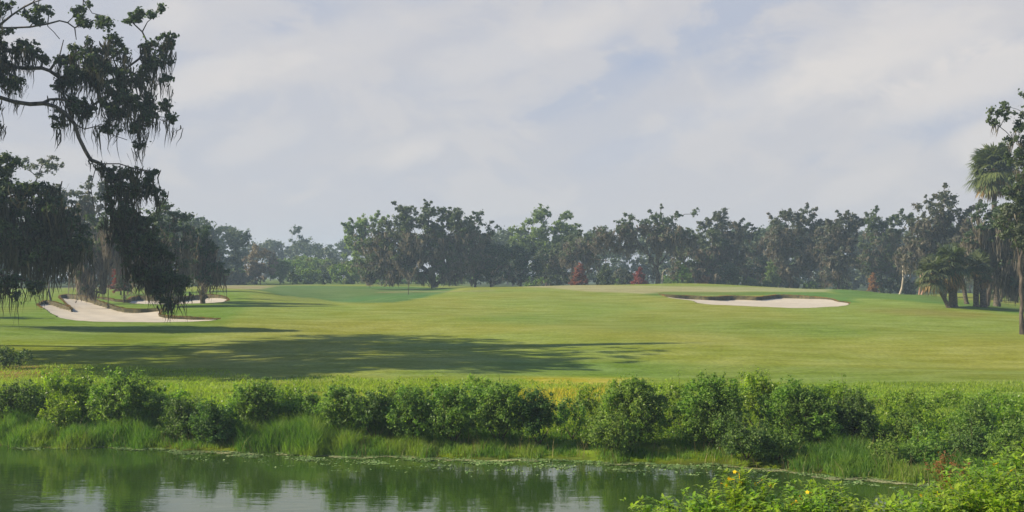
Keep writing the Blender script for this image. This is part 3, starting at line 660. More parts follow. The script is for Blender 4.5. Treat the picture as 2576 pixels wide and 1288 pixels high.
# ---- the middle trees
tree('oak_tree', 'great mossy live oak with broad grey crown and forked trunk near the middle', 'tree', 150, 1095,
     [(1060, 610, 75, 55), (1140, 600, 65, 55), (1000, 620, 50, 40), (1050, 545, 42, 28), (1020, 560, 38, 26), (1105, 560, 34, 30), (1150, 550, 40, 24), (1020, 525, 24, 12), (1060, 530, 15, 10),
      (1128, 528, 26, 12), (960, 580, 30, 24), (1180, 600, 40, 36), (990, 655, 46, 20), (1060, 665, 70, 26), (1140, 660, 55, 22), (950, 620, 36, 30), (930, 655, 24, 20), (1185, 650, 40, 26), (1050, 690, 40, 12), (975, 685, 36, 18), (1150, 688, 46, 14), (930, 685, 20, 16), (1010, 640, 60, 30), (1110, 630, 70, 34), (950, 600, 24, 20)],
     'oak', seed=101, dep=6, cr=.62, nl=70, ls=.24, dn=1.5, moss=1.5, mlen=2.3, mw=.12, rmax=.95, rtip=.05, wig=.4,
     roots=[[P(1094, 723, 150), P(1090, 708, 150), P(1086, 696, 150)], [P(1094, 718, 150), P(1112, 704, 150), P(1132, 698, 150), P(1160, 690, 150)], [P(1087, 698, 150), P(1060, 670, 150), P(1040, 640, 151)], [P(1087, 698, 150), P(1092, 660, 149), P(1100, 600, 149)], [P(1112, 704, 150), P(1130, 670, 151), P(1140, 630, 151)]])
tree('oak_tree', 'narrow dark tree leaning at the right shoulder of the great mossy oak', 'tree', 153, 1195, [(1215, 545, 14, 10), (1205, 565, 26, 16), (1222, 585, 20, 16), (1195, 600, 34, 24), (1225, 610, 18, 14), (1200, 640, 40, 30)],
     'oak_dark', seed=103, dep=3, cr=.55, nl=60, ls=.24, dn=1.5, moss=.4, mlen=1.2, lean=.5)
tree('broadleaf_tree', 'pale green leafy tree at the left shoulder of the great mossy oak', 'tree', 168, 925, [(905, 580, 34, 28), (935, 565, 30, 22), (890, 620, 28, 36), (925, 630, 40, 40), (880, 570, 14, 14), (910, 670, 36, 24)],
     'light', seed=105, dep=4, cr=.75, nl=70, ls=.3, dn=1.3, moss=.15)
tree('oak_tree', 'low dark oak right of the great mossy oak, its crown hanging nearly to the turf', 'tree', 152, 1235, [(1225, 655, 42, 40), (1255, 640, 32, 30), (1215, 690, 40, 20), (1180, 680, 30, 24)],
     'oak_dark', seed=107, dep=5, cr=.7, nl=80, ls=.26, dn=1.5, moss=.3, mlen=1.0)
tree('oak_tree', 'second low dark oak, left of the pale lobed tree, with moss fringes below', 'tree', 154, 1310, [(1300, 655, 42, 38), (1335, 668, 30, 28), (1290, 695, 36, 16), (1285, 632, 18, 14)],
     'oak_dark', seed=109, dep=5, cr=.7, nl=80, ls=.26, dn=1.5, moss=.4, mlen=1.0)
tree('broadleaf_tree', 'tall pale green tree with several upright lobes, the brightest crown of the tree line', 'tree', 172, 1375, [(1310, 600, 24, 28), (1345, 575, 30, 34), (1362, 545, 20, 24), (1385, 600, 30, 36), (1418, 570, 20, 36), (1438, 600, 24, 32), (1340, 615, 34, 20), (1400, 640, 40, 26), (1365, 528, 9, 8), (1298, 578, 9, 12), (1422, 543, 10, 12), (1450, 575, 9, 12)],
     'light', seed=111, dep=4, cr=.75, nl=75, ls=.3, dn=1.6)
tree('oak_tree', 'grey-green rounded oak below the pale lobed tree', 'tree', 162, 1385, [(1385, 655, 40, 34), (1360, 680, 34, 24), (1415, 690, 34, 16), (1400, 625, 26, 18)], 'oak', seed=113, dep=4, cr=.75, nl=75, ls=.28, dn=1.3, moss=.8, mlen=1.5)
tree('oak_tree', 'spreading oak with thick moss tassels on its drooping left end, above the left red cypress', 'tree', 156, 1440, [(1460, 618, 40, 24), (1440, 600, 20, 12), (1500, 615, 34, 20), (1435, 640, 30, 18), (1480, 645, 34, 14)],
     'oak', seed=115, dep=4, cr=.65, nl=70, ls=.25, dn=1.5, moss=1.6, mlen=2.3)
E = 150
rootsE = [[P(1655, 722, E), P(1655, 690, E), P(1650, 672, E)], [P(1652, 680, E), P(1630, 668, E), P(1605, 655, E), P(1570, 660, E), P(1535, 657, E + 1), P(1500, 652, E + 2), P(1465, 640, E + 2)],
          [P(1650, 675, E), P(1638, 650, E), P(1622, 625, E), P(1600, 600, E)], [P(1655, 672, E), P(1655, 640, E), P(1645, 610, E - 1), P(1640, 580, E)], [P(1655, 670, E), P(1675, 645, E), P(1700, 610, E)]]
tree('oak_tree', 'spreading mossy live oak with a long horizontal lower limb reaching left over the red cypresses', 'tree', E, 1655,
     [(1560, 600, 50, 26), (1600, 575, 44, 24), (1650, 560, 40, 22), (1690, 575, 44, 28), (1660, 600, 50, 24), (1530, 585, 30, 14), (1500, 605, 26, 14), (1720, 600, 34, 28), (1565, 560, 26, 14), (1640, 540, 24, 10), (1590, 548, 14, 8), (1700, 548, 20, 10), (1750, 538, 8, 8)],
     'oak', seed=117, dep=6, cr=.55, nl=60, ls=.24, dn=1.4, moss=2.0, mlen=1.9, rmax=.6, rtip=.05, roots=rootsE, wig=.35)
tree('oak_tree', 'mossy oak with grey-green crown just right of the spreading oak trunk', 'tree', 158, 1760, [(1740, 640, 50, 40), (1790, 625, 44, 44), (1770, 590, 40, 24), (1720, 680, 40, 22), (1790, 675, 50, 24)], 'oak', seed=119, dep=4, cr=.7, nl=75, ls=.27, dn=1.3, moss=1.4, mlen=2)
tree('oak_tree', 'oak with a ragged domed crown left of the gap in the tree line', 'tree', 160, 1820, [(1805, 560, 34, 22), (1840, 580, 34, 24), (1815, 610, 44, 34), (1775, 565, 16, 14), (1810, 537, 14, 9), (1850, 620, 34, 36), (1840, 670, 44, 30), (1860, 600, 22, 14)],
     'oak_grey', seed=121, dep=4, cr=.68, nl=70, ls=.27, dn=1.4, moss=1.0, mlen=1.6)
tree('oak_tree', 'short dark oak with two small top tufts filling the gap in the tree line', 'tree', 164, 1895, [(1885, 577, 14, 8), (1910, 585, 12, 8), (1895, 610, 26, 24), (1895, 655, 40, 36), (1920, 690, 40, 18)], 'oak_dark', seed=123, dep=4, cr=.66, nl=70, ls=.27, dn=1.4, moss=.8, mlen=1.6)
tree('oak_tree', 'tall rounded grey oak just right of the gap in the tree line', 'tree', 155, 1990, [(1985, 570, 44, 32), (2030, 560, 36, 26), (1960, 600, 36, 34), (2015, 610, 50, 34), (1975, 545, 16, 12), (2020, 540, 22, 10), (1985, 660, 54, 38), (2040, 660, 30, 34), (2060, 575, 22, 20)],
     'oak_grey', seed=125, dep=5, cr=.7, nl=75, ls=.27, dn=1.4, moss=1.2, mlen=1.8)
tree('oak_tree', 'oak with a dark tufted top between the tall rounded oak and the twin-peaked oak', 'tree', 152, 2110, [(2120, 570, 36, 26), (2090, 595, 36, 30), (2145, 590, 26, 26), (2120, 546, 14, 10), (2150, 552, 10, 10), (2110, 640, 50, 40), (2090, 690, 40, 24), (2165, 560, 8, 10)],
     'oak_grey', seed=127, dep=5, cr=.68, nl=75, ls=.27, dn=1.4, moss=1.1, mlen=1.8)
tree('oak_tree', 'twin-peaked dark oak left of the tallest oak of the right-hand wood', 'tree', 150, 2215, [(2200, 570, 24, 22), (2245, 570, 26, 24), (2215, 600, 50, 30), (2200, 548, 12, 9), (2245, 548, 14, 9), (2200, 650, 54, 44), (2250, 650, 44, 40), (2230, 695, 40, 20), (2285, 560, 18, 18)],
     'oak', seed=129, dep=5, cr=.7, nl=75, ls=.27, dn=1.4, moss=1.0, mlen=1.8)
tree('oak_tree', 'tallest oak of the right-hand wood, its peak of twigs above the bare snags', 'tree', 128, 2375, [(2375, 520, 34, 24), (2385, 495, 16, 14), (2340, 545, 40, 28), (2400, 560, 44, 34), (2320, 590, 44, 40), (2380, 610, 50, 36), (2430, 590, 30, 30), (2320, 520, 16, 10), (2435, 530, 18, 14), (2300, 640, 40, 40), (2360, 660, 40, 30)],
     'oak_grey', seed=131, dep=5, cr=.58, nl=75, ls=.23, dn=1.7, moss=1.4, mlen=2)
tree('oak_tree', 'dark oak draped with long pale moss streamers between the tall palm and the palm clump', 'tree', 95, 2480, [(2470, 560, 34, 24), (2500, 590, 40, 34), (2540, 580, 36, 40), (2450, 620, 34, 34), (2480, 540, 20, 14), (2520, 640, 40, 36), (2570, 640, 36, 50), (2560, 700, 44, 30), (2500, 530, 26, 22), (2520, 545, 40, 26), (2465, 525, 16, 10)],
     'oak_dark', seed=133, dep=4, cr=.55, nl=80, ls=.2, dn=1.9, moss=2.4, mlen=2.6, lean=.6, mw=.1)
for k, (u, lab) in enumerate([(2640, 'dark oak cut off by the right edge behind the leaning trunk'), (2760, 'dark oak beyond the right edge of the wood')]):
    tree('oak_tree', lab, 'tree', 118, u, [(u, 560, 60, 50), (u - 10, 640, 70, 60), (u + 20, 500, 40, 30)], 'oak_dark', seed=135 + k, dep=5, cr=.8, nl=60, ls=.3, dn=.9, moss=.5)
# small trees and shrubs in front of the wood
def cone(label, D, u, vt, vb, hw, leaf, seed, name='cypress', cat='tree'):
    n = 6; bl = [(u + hw * .1 * math.sin(q * 2.1), vt + (vb - vt) * (q + .5) / n, hw * (.28 + .72 * (q / (n - 1)) ** .6), (vb - vt) / n * .75) for q in range(n)]
    rng = np.random.RandomState(seed)
    return tree(name, label, cat, D, u, bl, leaf, 'twig', seed, dep=1.2, dn=9.0, cr=.36, nl=60, ls=.17, trunk_h=(vb - vt) * .9 * D / F, rmax=.1, rtip=.012, step=.5, wig=.1, shell=.2, jit=.6, up=.5)
cone('left one of two rust-red conical cypresses under the long limb', 147, 1459, 666, 721, 23, 'red', 201)
cone('right one of two rust-red conical cypresses, close to the spreading oak trunk', 146, 1611, 676, 720, 21, 'red', 202)
cone('bushy green conical shrub halfway between the two red cypresses', 147, 1522, 668, 721, 24, 'oak', 203, 'shrub', 'shrub')
cone('olive conical shrub just right of the spreading oak trunk', 149, 1722, 668, 719, 24, 'bush', 204, 'shrub', 'shrub')
cone('rust-brown wispy shrub standing right of the olive conical shrub', 150, 1768, 692, 722, 16, 'rust', 205, 'shrub', 'shrub')
cone('broad grey-green conical shrub in front of the domed oak', 150, 1838, 664, 723, 34, 'oak', 206, 'shrub', 'shrub')
cone('light green young tree at the foot of the gap in the tree line', 152, 1942, 660, 724, 20, 'light', 207, 'young_tree')
cone('rust-red conical cypress seen through the moss at left', 118, 304, 655, 728, 24, 'red', 208)
cone('brownish narrow dead shrub below the twin-peaked oak', 146, 2196, 690, 732, 10, 'rust', 209, 'shrub', 'shrub')
und = [(1345, 700, 722, 34, 'bush', 'low green brush left of the left red cypress'), (1400, 690, 720, 30, 'oak', 'shaded low brush beside the left red cypress'), (1565, 672, 720, 34, 'oak_grey', 'pale grey-green brush left of the right red cypress'),
       (1550, 700, 720, 30, 'bush', 'low light brush between the green cone and the right red cypress'), (1690, 690, 720, 22, 'bush', 'low green brush hard against the right side of the spreading oak trunk'),
       (1800, 700, 724, 26, 'oak', 'dark low brush between the rust-brown shrub and the broad grey cone'), (1890, 698, 727, 30, 'bush', 'low green brush right of the broad grey cone'),
       (1985, 695, 730, 34, 'oak', 'low green brush right of the light green young tree'), (2050, 705, 733, 40, 'bush', 'long low green brush below the tufted oak'),
       (2120, 705, 736, 34, 'oak', 'dark low brush left of the brownish dead shrub'), (2240, 700, 740, 40, 'oak_dark', 'dark brush behind the first bare snag'), (2300, 700, 744, 36, 'oak_dark', 'dark brush behind the second bare snag'),
       (2520, 712, 750, 34, 'oak', 'spiky green brush right of the palm clump'), (2560, 705, 755, 30, 'oak_dark', 'dark brush behind the leaning trunk at the right edge')]
for k, (u, vt, vb, hw, lf, lab) in enumerate(und):
    shrub('shrub', lab, 'shrub', 160 if u < 2200 else 150 if u < 2400 else 122, u, vt, vb + 3, hw, lf, 220 + k, .24, .4, 45, 2.6, group='brush along the foot of the wood', dep=2.5)
def snag(label, D, pts, r, bark, seed, branches=()):
    B = np.array(P(*pts[0], D)); B[2] = g1(B[0], B[1]) - .05
    root = empty('dead_tree', B, label, 'dead tree', 'bare snags in front of the wood')
    ps = [B] + [np.array(P(u, v, D)) for u, v in pts[1:]]; b = Buf()
    rr_ = np.linspace(r, r * .55, len(ps)); tube(b, np.array(ps[:-1]) - B, np.array(ps[1:]) - B, rr_[:-1], rr_[1:], 8)
    b.build('trunk', M[bark], root, True)
    for br in branches:
        q = [np.array(P(u, v, D)) for u, v in br]; b = Buf(); rq = np.linspace(r * .5, r * .15, len(q)); tube(b, np.array(q[:-1]) - B, np.array(q[1:]) - B, rq[:-1], rq[1:], 6); b.build('branch', M[bark], root, True)
    return root
snag('bare pale grey snag with a crooked foot below the twin-peaked oak', 138, [(2263, 737), (2269, 725), (2272, 700), (2271, 668)], .16, 'bark_pale', 1, [[(2272, 706), (2276, 690)]])
snag('left snag of the close reddish pair beside the palm clump', 132, [(2312, 742), (2315, 720), (2316, 690), (2316, 660)], .12, 'bark_red', 2, [[(2316, 680), (2311, 664)]])
snag('right snag of the close reddish pair beside the palm clump', 131, [(2318, 744), (2323, 730), (2324, 705), (2322, 690)], .13, 'bark_red', 3, [[(2322, 690), (2318, 680)]])
snag('short pale stump standing just left of the thick palm trunk', 126, [(2390, 748), (2392, 732), (2391, 718)], .14, 'bark_pale', 4, [[(2391, 722), (2394, 714)]])
snag('white broken branch sticking out right of the spreading oak trunk', 146, [(1665, 720), (1666, 695), (1668, 684)], .07, 'bark_pale', 5, [[(1664, 688), (1672, 680), (1681, 674), (1690, 679), (1702, 679)]])
# thin stake near the oak
def stake(label, u, v, D, h):
    B = np.array([X(u, D), D, g1(X(u, D), D) - .03]); root = empty('stake', B, label, 'stake', 'thin stakes on the course')
    b = Buf(); tube(b, np.array([[0, 0, 0.]]), np.array([[0, 0, h]]), [.045], [.04], 8); b.build('post', M['twig'], root)
    b = Buf(); tube(b, np.array([[0, 0, h]]), np.array([[0, 0, h + .06]]), [.06], [.02], 8); b.build('cap', M['bark_pale'], root)
stake('thin dark stake standing on the turf left of the great oak trunk', 1027, 726, 132, 1.7)
stake('thin dark stake standing at the far end of the largest bunker', 272, 735, 100, 2.2)

# ---- palms
def palm(label, D, u, vcrown, crown_r, seed, D_off=0, tr=.22, nf=44, base_u=None, dead=14, group=None, k_leaf=22, boots=0.0, vb=None):
    rng = np.random.RandomState(seed); bu = base_u if base_u is not None else u; bx = X(bu, D); B = np.array([bx, D, g1(bx, D) - .05])
    C = np.array([X(u, D), D, Zc(vcrown, D)]); root = empty('sabal_palm', B, label, 'palm', group)
    n = 16; t = np.linspace(0, 1, n + 1)[:, None]; pth = B + (C - B) * t + np.array([.25, 0, 0]) * np.sin(t * math.pi) * rng.uniform(-.6, .6)
    b = Buf(); rr_ = tr * (1.15 - .2 * t[:, 0]) * (1 + .08 * rng.rand(n + 1)); rr_[0] *= 1.3
    tube(b, pth[:-1] - B, pth[1:] - B, rr_[:-1], rr_[1:], 10)
    for q in range(int(boots * 40)):                 # old leaf bases
        tt = rng.uniform(.3, 1); p = B + (C - B) * tt; an = rng.uniform(0, 6.28); d = np.array([math.cos(an), math.sin(an), .0])
        tube(b, (p + d * tr * .8 - B)[None], (p + d * (tr + .14) + np.array([0, 0, .28]) - B)[None], [.06], [.03], 5)
    b.build('trunk', M['palm_bark'], root, True)
    def fronds(nf, el_lo, el_hi, mat, name, scale):
        pb = Buf(); lb = Buf(); G = []; tip0 = []; tip1 = []
        for q in range(nf):
            az = q * 2.39996 + rng.uniform(-.3, .3); el = el_lo + (el_hi - el_lo) * ((q + .5) / nf) + rng.uniform(-.15, .15)
            d = np.array([math.cos(az) * math.cos(el), math.sin(az) * math.cos(el), math.sin(el)]); L = crown_r * scale * rng.uniform(.85, 1.1)
            pe = L * .48; p0 = C + np.array([0, 0, rng.uniform(-.3, .3)]); p1 = p0 + d * pe; p1[2] -= .1 * pe
            tip0.append(p0); tip1.append(p1)
            side = unit(np.cross(d, np.array([0, 0, 1.]))); nn = np.cross(side, d)
            for j in range(k_leaf):
                a = (j / (k_leaf - 1) - .5) * 2 * 1.75 + rng.normal() * .04
                ld = d * math.cos(a) + side * math.sin(a) + nn * (.12 - .25 * abs(math.sin(a))); ld = unit(ld)
                ll = L * .56 * (1 - .25 * abs(a) / 1.75) * rng.uniform(.85, 1.1); wv = .05 * crown_r / 1.5
                m_ = p1 + ld * ll * .55; e_ = p1 + ld * ll + np.array([0, 0, -.28 * ll * rng.uniform(.5, 1.6)]); sw = unit(np.cross(ld, nn)) * wv
                G.append([[p1 - sw * .3, p1 + sw * .3], [m_ - sw, m_ + sw], [e_ - sw * .15, e_ + sw * .15]])
        lb.grids(np.array(G) - B); tube(lb, np.array(tip0) - B, np.array(tip1) - B, np.full(nf, .022 * crown_r / 1.5), np.full(nf, .014 * crown_r / 1.5), 4)
        lb.build(name, M[mat], root)
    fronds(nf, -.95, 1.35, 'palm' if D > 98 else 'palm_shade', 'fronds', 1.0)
    if dead: fronds(dead, -1.4, -.85, 'palm_dead', 'dead_fronds', .95)
    return root
palm('tall sabal palm with a shaggy brown skirt of dead fronds at the right edge', 100, 2500, 420, 2.6, 301, nf=84, dead=40, base_u=2508, k_leaf=26, boots=1.0)
palm('thick-trunked palm with the broadest crown of the palm clump at right', 92, 2388, 662, 2.18, 303, tr=.3, nf=44, dead=30, base_u=2398, group='palm clump at right', boots=.6)
palm('low palm leaning left out of the palm clump at right', 91, 2345, 684, 1.79, 304, nf=34, dead=10, base_u=2388, group='palm clump at right', tr=.15)
palm('short palm with a small round head at the right of the palm clump', 93, 2462, 668, 1.35, 305, tr=.2, nf=34, dead=12, base_u=2456, group='palm clump at right', boots=.4)
palm('slim palm with a high dark head behind the palm clump at right', 96, 2415, 644, 1.57, 306, tr=.15, nf=34, dead=10, base_u=2432, group='palm clump at right')
palm('stubby dark palm at the right foot of the palm clump', 93, 2476, 690, 1.0, 307, tr=.24, nf=26, dead=10, base_u=2474, group='palm clump at right')

# ---- right edge tree, near
D = 66
rootsM = [[P(2573, 826, D), P(2572, 760, D), P(2571, 700, D), P(2566, 650, D), P(2555, 606, D)], [P(2566, 650, D), P(2580, 560, D), P(2590, 450, D), P(2600, 330, D), P(2610, 260, D)], [P(2600, 330, D), P(2585, 290, D), P(2560, 275, D), P(2535, 268, D)]]
rootsM[0][0].z = g1(rootsM[0][0].x, D) - .05
tree('oak_tree', 'nearest oak at the right edge with a slim pale trunk and leafy sprays high up', 'tree', D, 2573,
     [(2500, 280, 13, 12), (2490, 305, 12, 10), (2525, 265, 14, 10), (2530, 290, 10, 10), (2570, 300, 18, 18), (2560, 335, 16, 20), (2580, 370, 20, 24), (2600, 250, 30, 30), (2550, 350, 10, 10),
      (2570, 430, 20, 50), (2568, 470, 26, 40), (2545, 500, 28, 34), (2530, 545, 22, 36), (2560, 560, 40, 50), (2555, 400, 18, 26), (2600, 520, 50, 70), (2650, 400, 60, 80), (2545, 600, 30, 24), (2600, 620, 30, 30), (2700, 300, 70, 80)],
     'oak', 'bark', seed=311, dep=2.5, cr=.34, nl=70, ls=.15, dn=4.5, moss=.25, mlen=.7, mw=.06, rmax=.17, rtip=.014, roots=rootsM, step=.5, wig=.2)

# ---- left background trees
tree('oak_tree', 'airy flat-topped oak with bare crooked limbs rising behind the dark crown at far left', 'tree', 105, 128, [(90, 405, 30, 10), (130, 402, 32, 10), (110, 420, 40, 12), (75, 425, 16, 10), (150, 420, 14, 10), (105, 440, 20, 8)],
     'oak_grey', seed=321, dep=2.5, cr=.42, nl=42, ls=.17, dn=2.6, rmax=.26, rtip=.022, trunk_h=9.0, step=.8, wig=.55)
tree('oak_tree', 'grey mossy oak behind the drooping limb at left, around the pale stem', 'tree', 122, 205, [(190, 500, 46, 36), (165, 560, 40, 40), (215, 560, 40, 50), (240, 480, 26, 26), (190, 620, 50, 40), (150, 480, 20, 20), (255, 620, 30, 50)],
     'oak_grey', seed=323, dep=4, cr=.6, nl=70, ls=.24, dn=1.6, moss=1.4, mlen=2.0)
rootsU = [[P(262, 738, 98), P(262, 700, 98), P(256, 680, 98)], [P(260, 690, 98), P(275, 670, 98), P(300, 650, 98), P(325, 645, 98)], [P(256, 682, 98), P(235, 650, 98), P(215, 610, 98)], [P(258, 684, 98), P(262, 640, 98), P(270, 590, 98)]]
tree('oak_tree', 'low oak with a thick reddish forked trunk standing behind the left bunkers', 'tree', 98, 262, [(235, 640, 34, 34), (210, 690, 26, 26), (285, 610, 36, 40), (330, 640, 20, 20), (200, 610, 30, 40), (225, 715, 22, 16), (270, 560, 40, 40)],
     'oak_dark', seed=325, dep=3, cr=.5, nl=60, ls=.2, dn=2.2, moss=2.6, mlen=2.0, rmax=.5, rtip=.04, roots=rootsU, mw=.1)
tree('oak_tree', 'small round-footed oak seen through the gap under the hanging moss, left of the second bunker', 'tree', 101, 312, [(315, 715, 18, 16), (305, 700, 14, 12), (318, 690, 20, 10)], 'oak_dark', seed=326, dep=1.2, cr=.35, nl=60, ls=.18, dn=4, moss=.5, mlen=.5, rmax=.2)
tree('oak_tree', 'purplish-brown mossy oak right behind the hanging limb at left', 'tree', 92, 425, [(415, 545, 40, 34), (390, 600, 50, 50), (440, 600, 36, 44), (430, 670, 50, 50), (375, 680, 40, 50), (405, 520, 16, 14), (455, 545, 12, 10), (390, 640, 40, 60)],
     'oak_dark', seed=327, dep=3.5, cr=.54, nl=84, ls=.19, dn=2.6, moss=1.2, mlen=1.5, moss_mat='moss', mw=.1)
tree('oak_tree', 'mossy oak with moss streamers reaching the turf, at the right end of the left group', 'tree', 96, 510, [(490, 580, 30, 22), (500, 620, 34, 36), (530, 650, 28, 26), (480, 660, 34, 44), (520, 690, 34, 28), (470, 600, 22, 24), (550, 668, 16, 18), (535, 615, 14, 14)],
     'oak_dark', seed=329, dep=3.5, cr=.52, nl=84, ls=.19, dn=2.6, moss=1.4, mlen=1.8, moss_mat='moss', mw=.1, trunks=3)

# ---- left big dark tree, trunk outside the frame
D = 66
rootsR = [[np.array([X(-60, D), D, g1(X(-60, D), D) - .05]), np.array(P(-60, 700, D)), np.array(P(-50, 610, D))], [P(-50, 620, D), P(10, 630, D), P(60, 622, D), P(120, 600, D)], [P(-50, 610, D), P(0, 520, D), P(60, 470, D)], [P(-50, 612, D), P(-120, 500, D)]]
tree('oak_tree', 'large dark oak crown with grey moss skirts filling the left edge below the great limbs', 'tree', D, -60,
     [(30, 480, 50, 50), (90, 500, 50, 44), (140, 540, 46, 44), (60, 560, 70, 40), (180, 590, 40, 36), (120, 600, 60, 40), (30, 620, 50, 36), (150, 640, 50, 24), (90, 650, 60, 20), (205, 610, 20, 24), (10, 430, 26, 26), (45, 415, 10, 14), (20, 400, 8, 8),
      (-60, 520, 60, 80), (-120, 450, 80, 80), (-150, 560, 80, 80)],
     'oak_dark', seed=331, dep=3.5, cr=.54, nl=95, ls=.16, dn=3.4, moss=1.5, mlen=1.9, moss_mat='moss_dark', mw=.09, rmax=.45, rtip=.022, roots=rootsR, step=.6)

# ---- the hanging live oak whose limbs enter at upper left
D = 55
ub = -140; B0 = np.array([X(ub, D), D, g1(X(ub, D), D) - .05])
rootsQ = [[B0, np.array(P(ub + 8, 700, D)), np.array(P(ub + 20, 520, D)), np.array(P(ub + 40, 380, D)), np.array(P(ub + 60, 250, D)), np.array(P(ub + 70, 150, D + 1))],
          [P(ub + 55, 300, D), P(-40, 262, D - 1), P(0, 245, D - 1), P(35, 256, D - 1), P(75, 262, D - 1), P(110, 260, D - 1), P(140, 268, D - 1), P(165, 285, D - 1), P(188, 312, D - 1), P(198, 345, D - 1), P(214, 378, D - 1), P(228, 402, D - 1), P(240, 425, D - 1), P(228, 470, D - 1), P(236, 520, D - 1)],
          [P(228, 402, D - 1), P(262, 412, D - 1), P(300, 412, D - 1), P(340, 424, D - 1), P(380, 435, D - 1)],
          [P(ub + 60, 230, D), P(-30, 180, D), P(0, 165, D), P(30, 168, D), P(65, 172, D), P(105, 171, D), P(125, 178, D), P(150, 196, D)],
          [P(125, 178, D), P(150, 140, D), P(160, 100, D)],
          [P(ub + 68, 170, D), P(-30, 90, D), P(0, 62, D), P(30, 38, D), P(60, 18, D), P(100, -15, D)],
          [P(0, 70, D), P(30, 70, D), P(75, 68, D), P(120, 60, D), P(150, 52, D), P(170, 57, D), P(188, 70, D), P(192, 100, D)],
          [P(120, 66, D), P(135, 80, D), P(150, 98, D)],
          [P(188, 312, D - 1), P(212, 325, D - 1), P(245, 317, D - 1), P(262, 335, D - 1), P(290, 342, D - 1), P(320, 352, D - 1)],
          [P(150, 196, D), P(230, 180, D), P(320, 170, D), P(350, 148, D), P(372, 110, D), P(358, 80, D)],
          [P(60, 18, D), P(160, -30, D), P(260, -40, D), P(360, -25, D), P(385, 0, D)],
          [P(160, -30, D), P(210, 0, D), P(232, 33, D), P(262, 40, D)]]
hb = [(18, 12, 22, 14), (85, 30, 24, 26), (110, 20, 18, 18), (205, 30, 16, 30), (208, 55, 14, 18), (265, 60, 22, 22), (285, 90, 16, 16), (345, 50, 22, 18), (390, 22, 14, 24), (340, 40, 14, 10),
      (400, 100, 30, 24), (435, 95, 12, 14), (370, 110, 16, 18), (415, 140, 14, 14), (380, 175, 26, 26), (365, 190, 24, 22), (408, 195, 12, 18), (425, 275, 14, 24), (435, 295, 8, 14),
      (170, 160, 30, 40), (215, 145, 40, 40), (260, 150, 40, 40), (300, 140, 20, 24), (200, 195, 44, 26), (265, 200, 46, 28), (310, 190, 24, 30), (330, 215, 20, 18), (150, 210, 14, 16),
      (165, 270, 26, 20), (215, 270, 36, 22), (270, 280, 44, 26), (320, 270, 28, 26), (355, 255, 22, 30), (345, 315, 22, 22), (375, 290, 24, 30), (350, 355, 10, 20), (150, 300, 14, 22), (285, 325, 24, 14), (305, 240, 40, 14),
      (10, 110, 12, 40), (12, 160, 12, 30), (55, 130, 22, 22), (85, 125, 20, 24), (100, 145, 14, 12), (25, 205, 24, 22), (45, 225, 14, 22), (8, 215, 10, 20),
      (265, 440, 16, 18), (300, 440, 26, 22), (340, 455, 28, 24), (375, 450, 24, 20), (385, 475, 18, 20), (330, 480, 40, 22), (290, 490, 20, 30), (320, 530, 46, 32), (350, 560, 30, 26), (290, 560, 24, 28),
      (320, 600, 50, 34), (370, 610, 40, 40), (400, 640, 34, 34), (350, 660, 34, 30), (390, 690, 44, 26), (430, 700, 40, 26), (460, 715, 22, 14), (415, 735, 22, 16), (425, 758, 9, 12), (345, 700, 14, 20)]
def off_frame(rng):
    out = []
    for (x, y, z, rx, ry, rz, n) in [(-30, 56, 15.5, 7, 9, 3.0, 400), (-33, 50, 12, 7, 8, 3.5, 330), (-26, 60, 13.5, 5, 6, 2.5, 150), (-25, 53, 17.0, 6, 9, 1.5, 330), (-25, 45, 15.3, 5, 4, 1.6, 240), (-31, 44, 13.5, 6, 3.5, 2.5, 200), (-22, 42, 12.5, 4, 3, 1.5, 0), (-23, 60, 16.5, 4, 5, 1.5, 80), (-29, 42, 11.5, 5, 3.5, 2.5, 260)]:
        if n == 0: continue
        d = unit(rng.normal(size=(n, 3))); c = d * rng.uniform(.4, 1, (n, 1)) * np.array([rx, ry, rz]) + np.array([x, y, z])
        u = CU + c[:, 0] / c[:, 1] * F; v = HV + (CAMZ - c[:, 2]) / c[:, 1] * F
        out.append(c[(u < -12) | (v < -14)])
    return np.concatenate(out)
tree('oak_tree', 'huge live oak whose dark limbs and mossy foliage hang into the upper left', 'tree', D, ub, hb, 'oak_dark', 'bark', seed=341, dep=2.6, dn=4.6, cr=.36, nl=76, ls=.15,
     moss=1.35, moss_mat='moss_dark', mlen=1.15, mw=.06, rmax=.34, rtip=.02, roots=rootsQ, step=.5, wig=.22, extra=off_frame, pw=.42, shell=.2)
# near low branch with moss at the left edge, belongs to a tree left of the frame
D = 52
ub = -190; B1 = np.array([X(ub, D), D, g1(X(ub, D), D) - .05])
rootsN = [[B1, np.array(P(ub, 760, D)), np.array(P(ub + 10, 640, D))], [P(ub + 8, 660, D), P(-60, 670, D), P(0, 690, D), P(50, 702, D), P(95, 712, D)], [P(ub + 10, 645, D), P(ub + 40, 560, D)], [P(ub + 10, 645, D), P(ub - 60, 560, D)]]
tree('oak_tree', 'nearest dark oak spray hanging low at the left edge with black moss tails', 'tree', D, ub, [(10, 700, 20, 20), (40, 705, 26, 16), (75, 718, 22, 12), (100, 722, 10, 9), (15, 735, 18, 10), (-60, 690, 50, 40), (-150, 580, 70, 60), (-230, 620, 70, 70), (-100, 640, 40, 40)],
     'oak_dark', seed=343, dep=1.6, cr=.34, nl=70, ls=.14, dn=4.2, moss=1.6, moss_mat='moss_dark', mlen=1.2, mw=.05, rmax=.3, rtip=.02, roots=rootsN, step=.5, wig=.2)
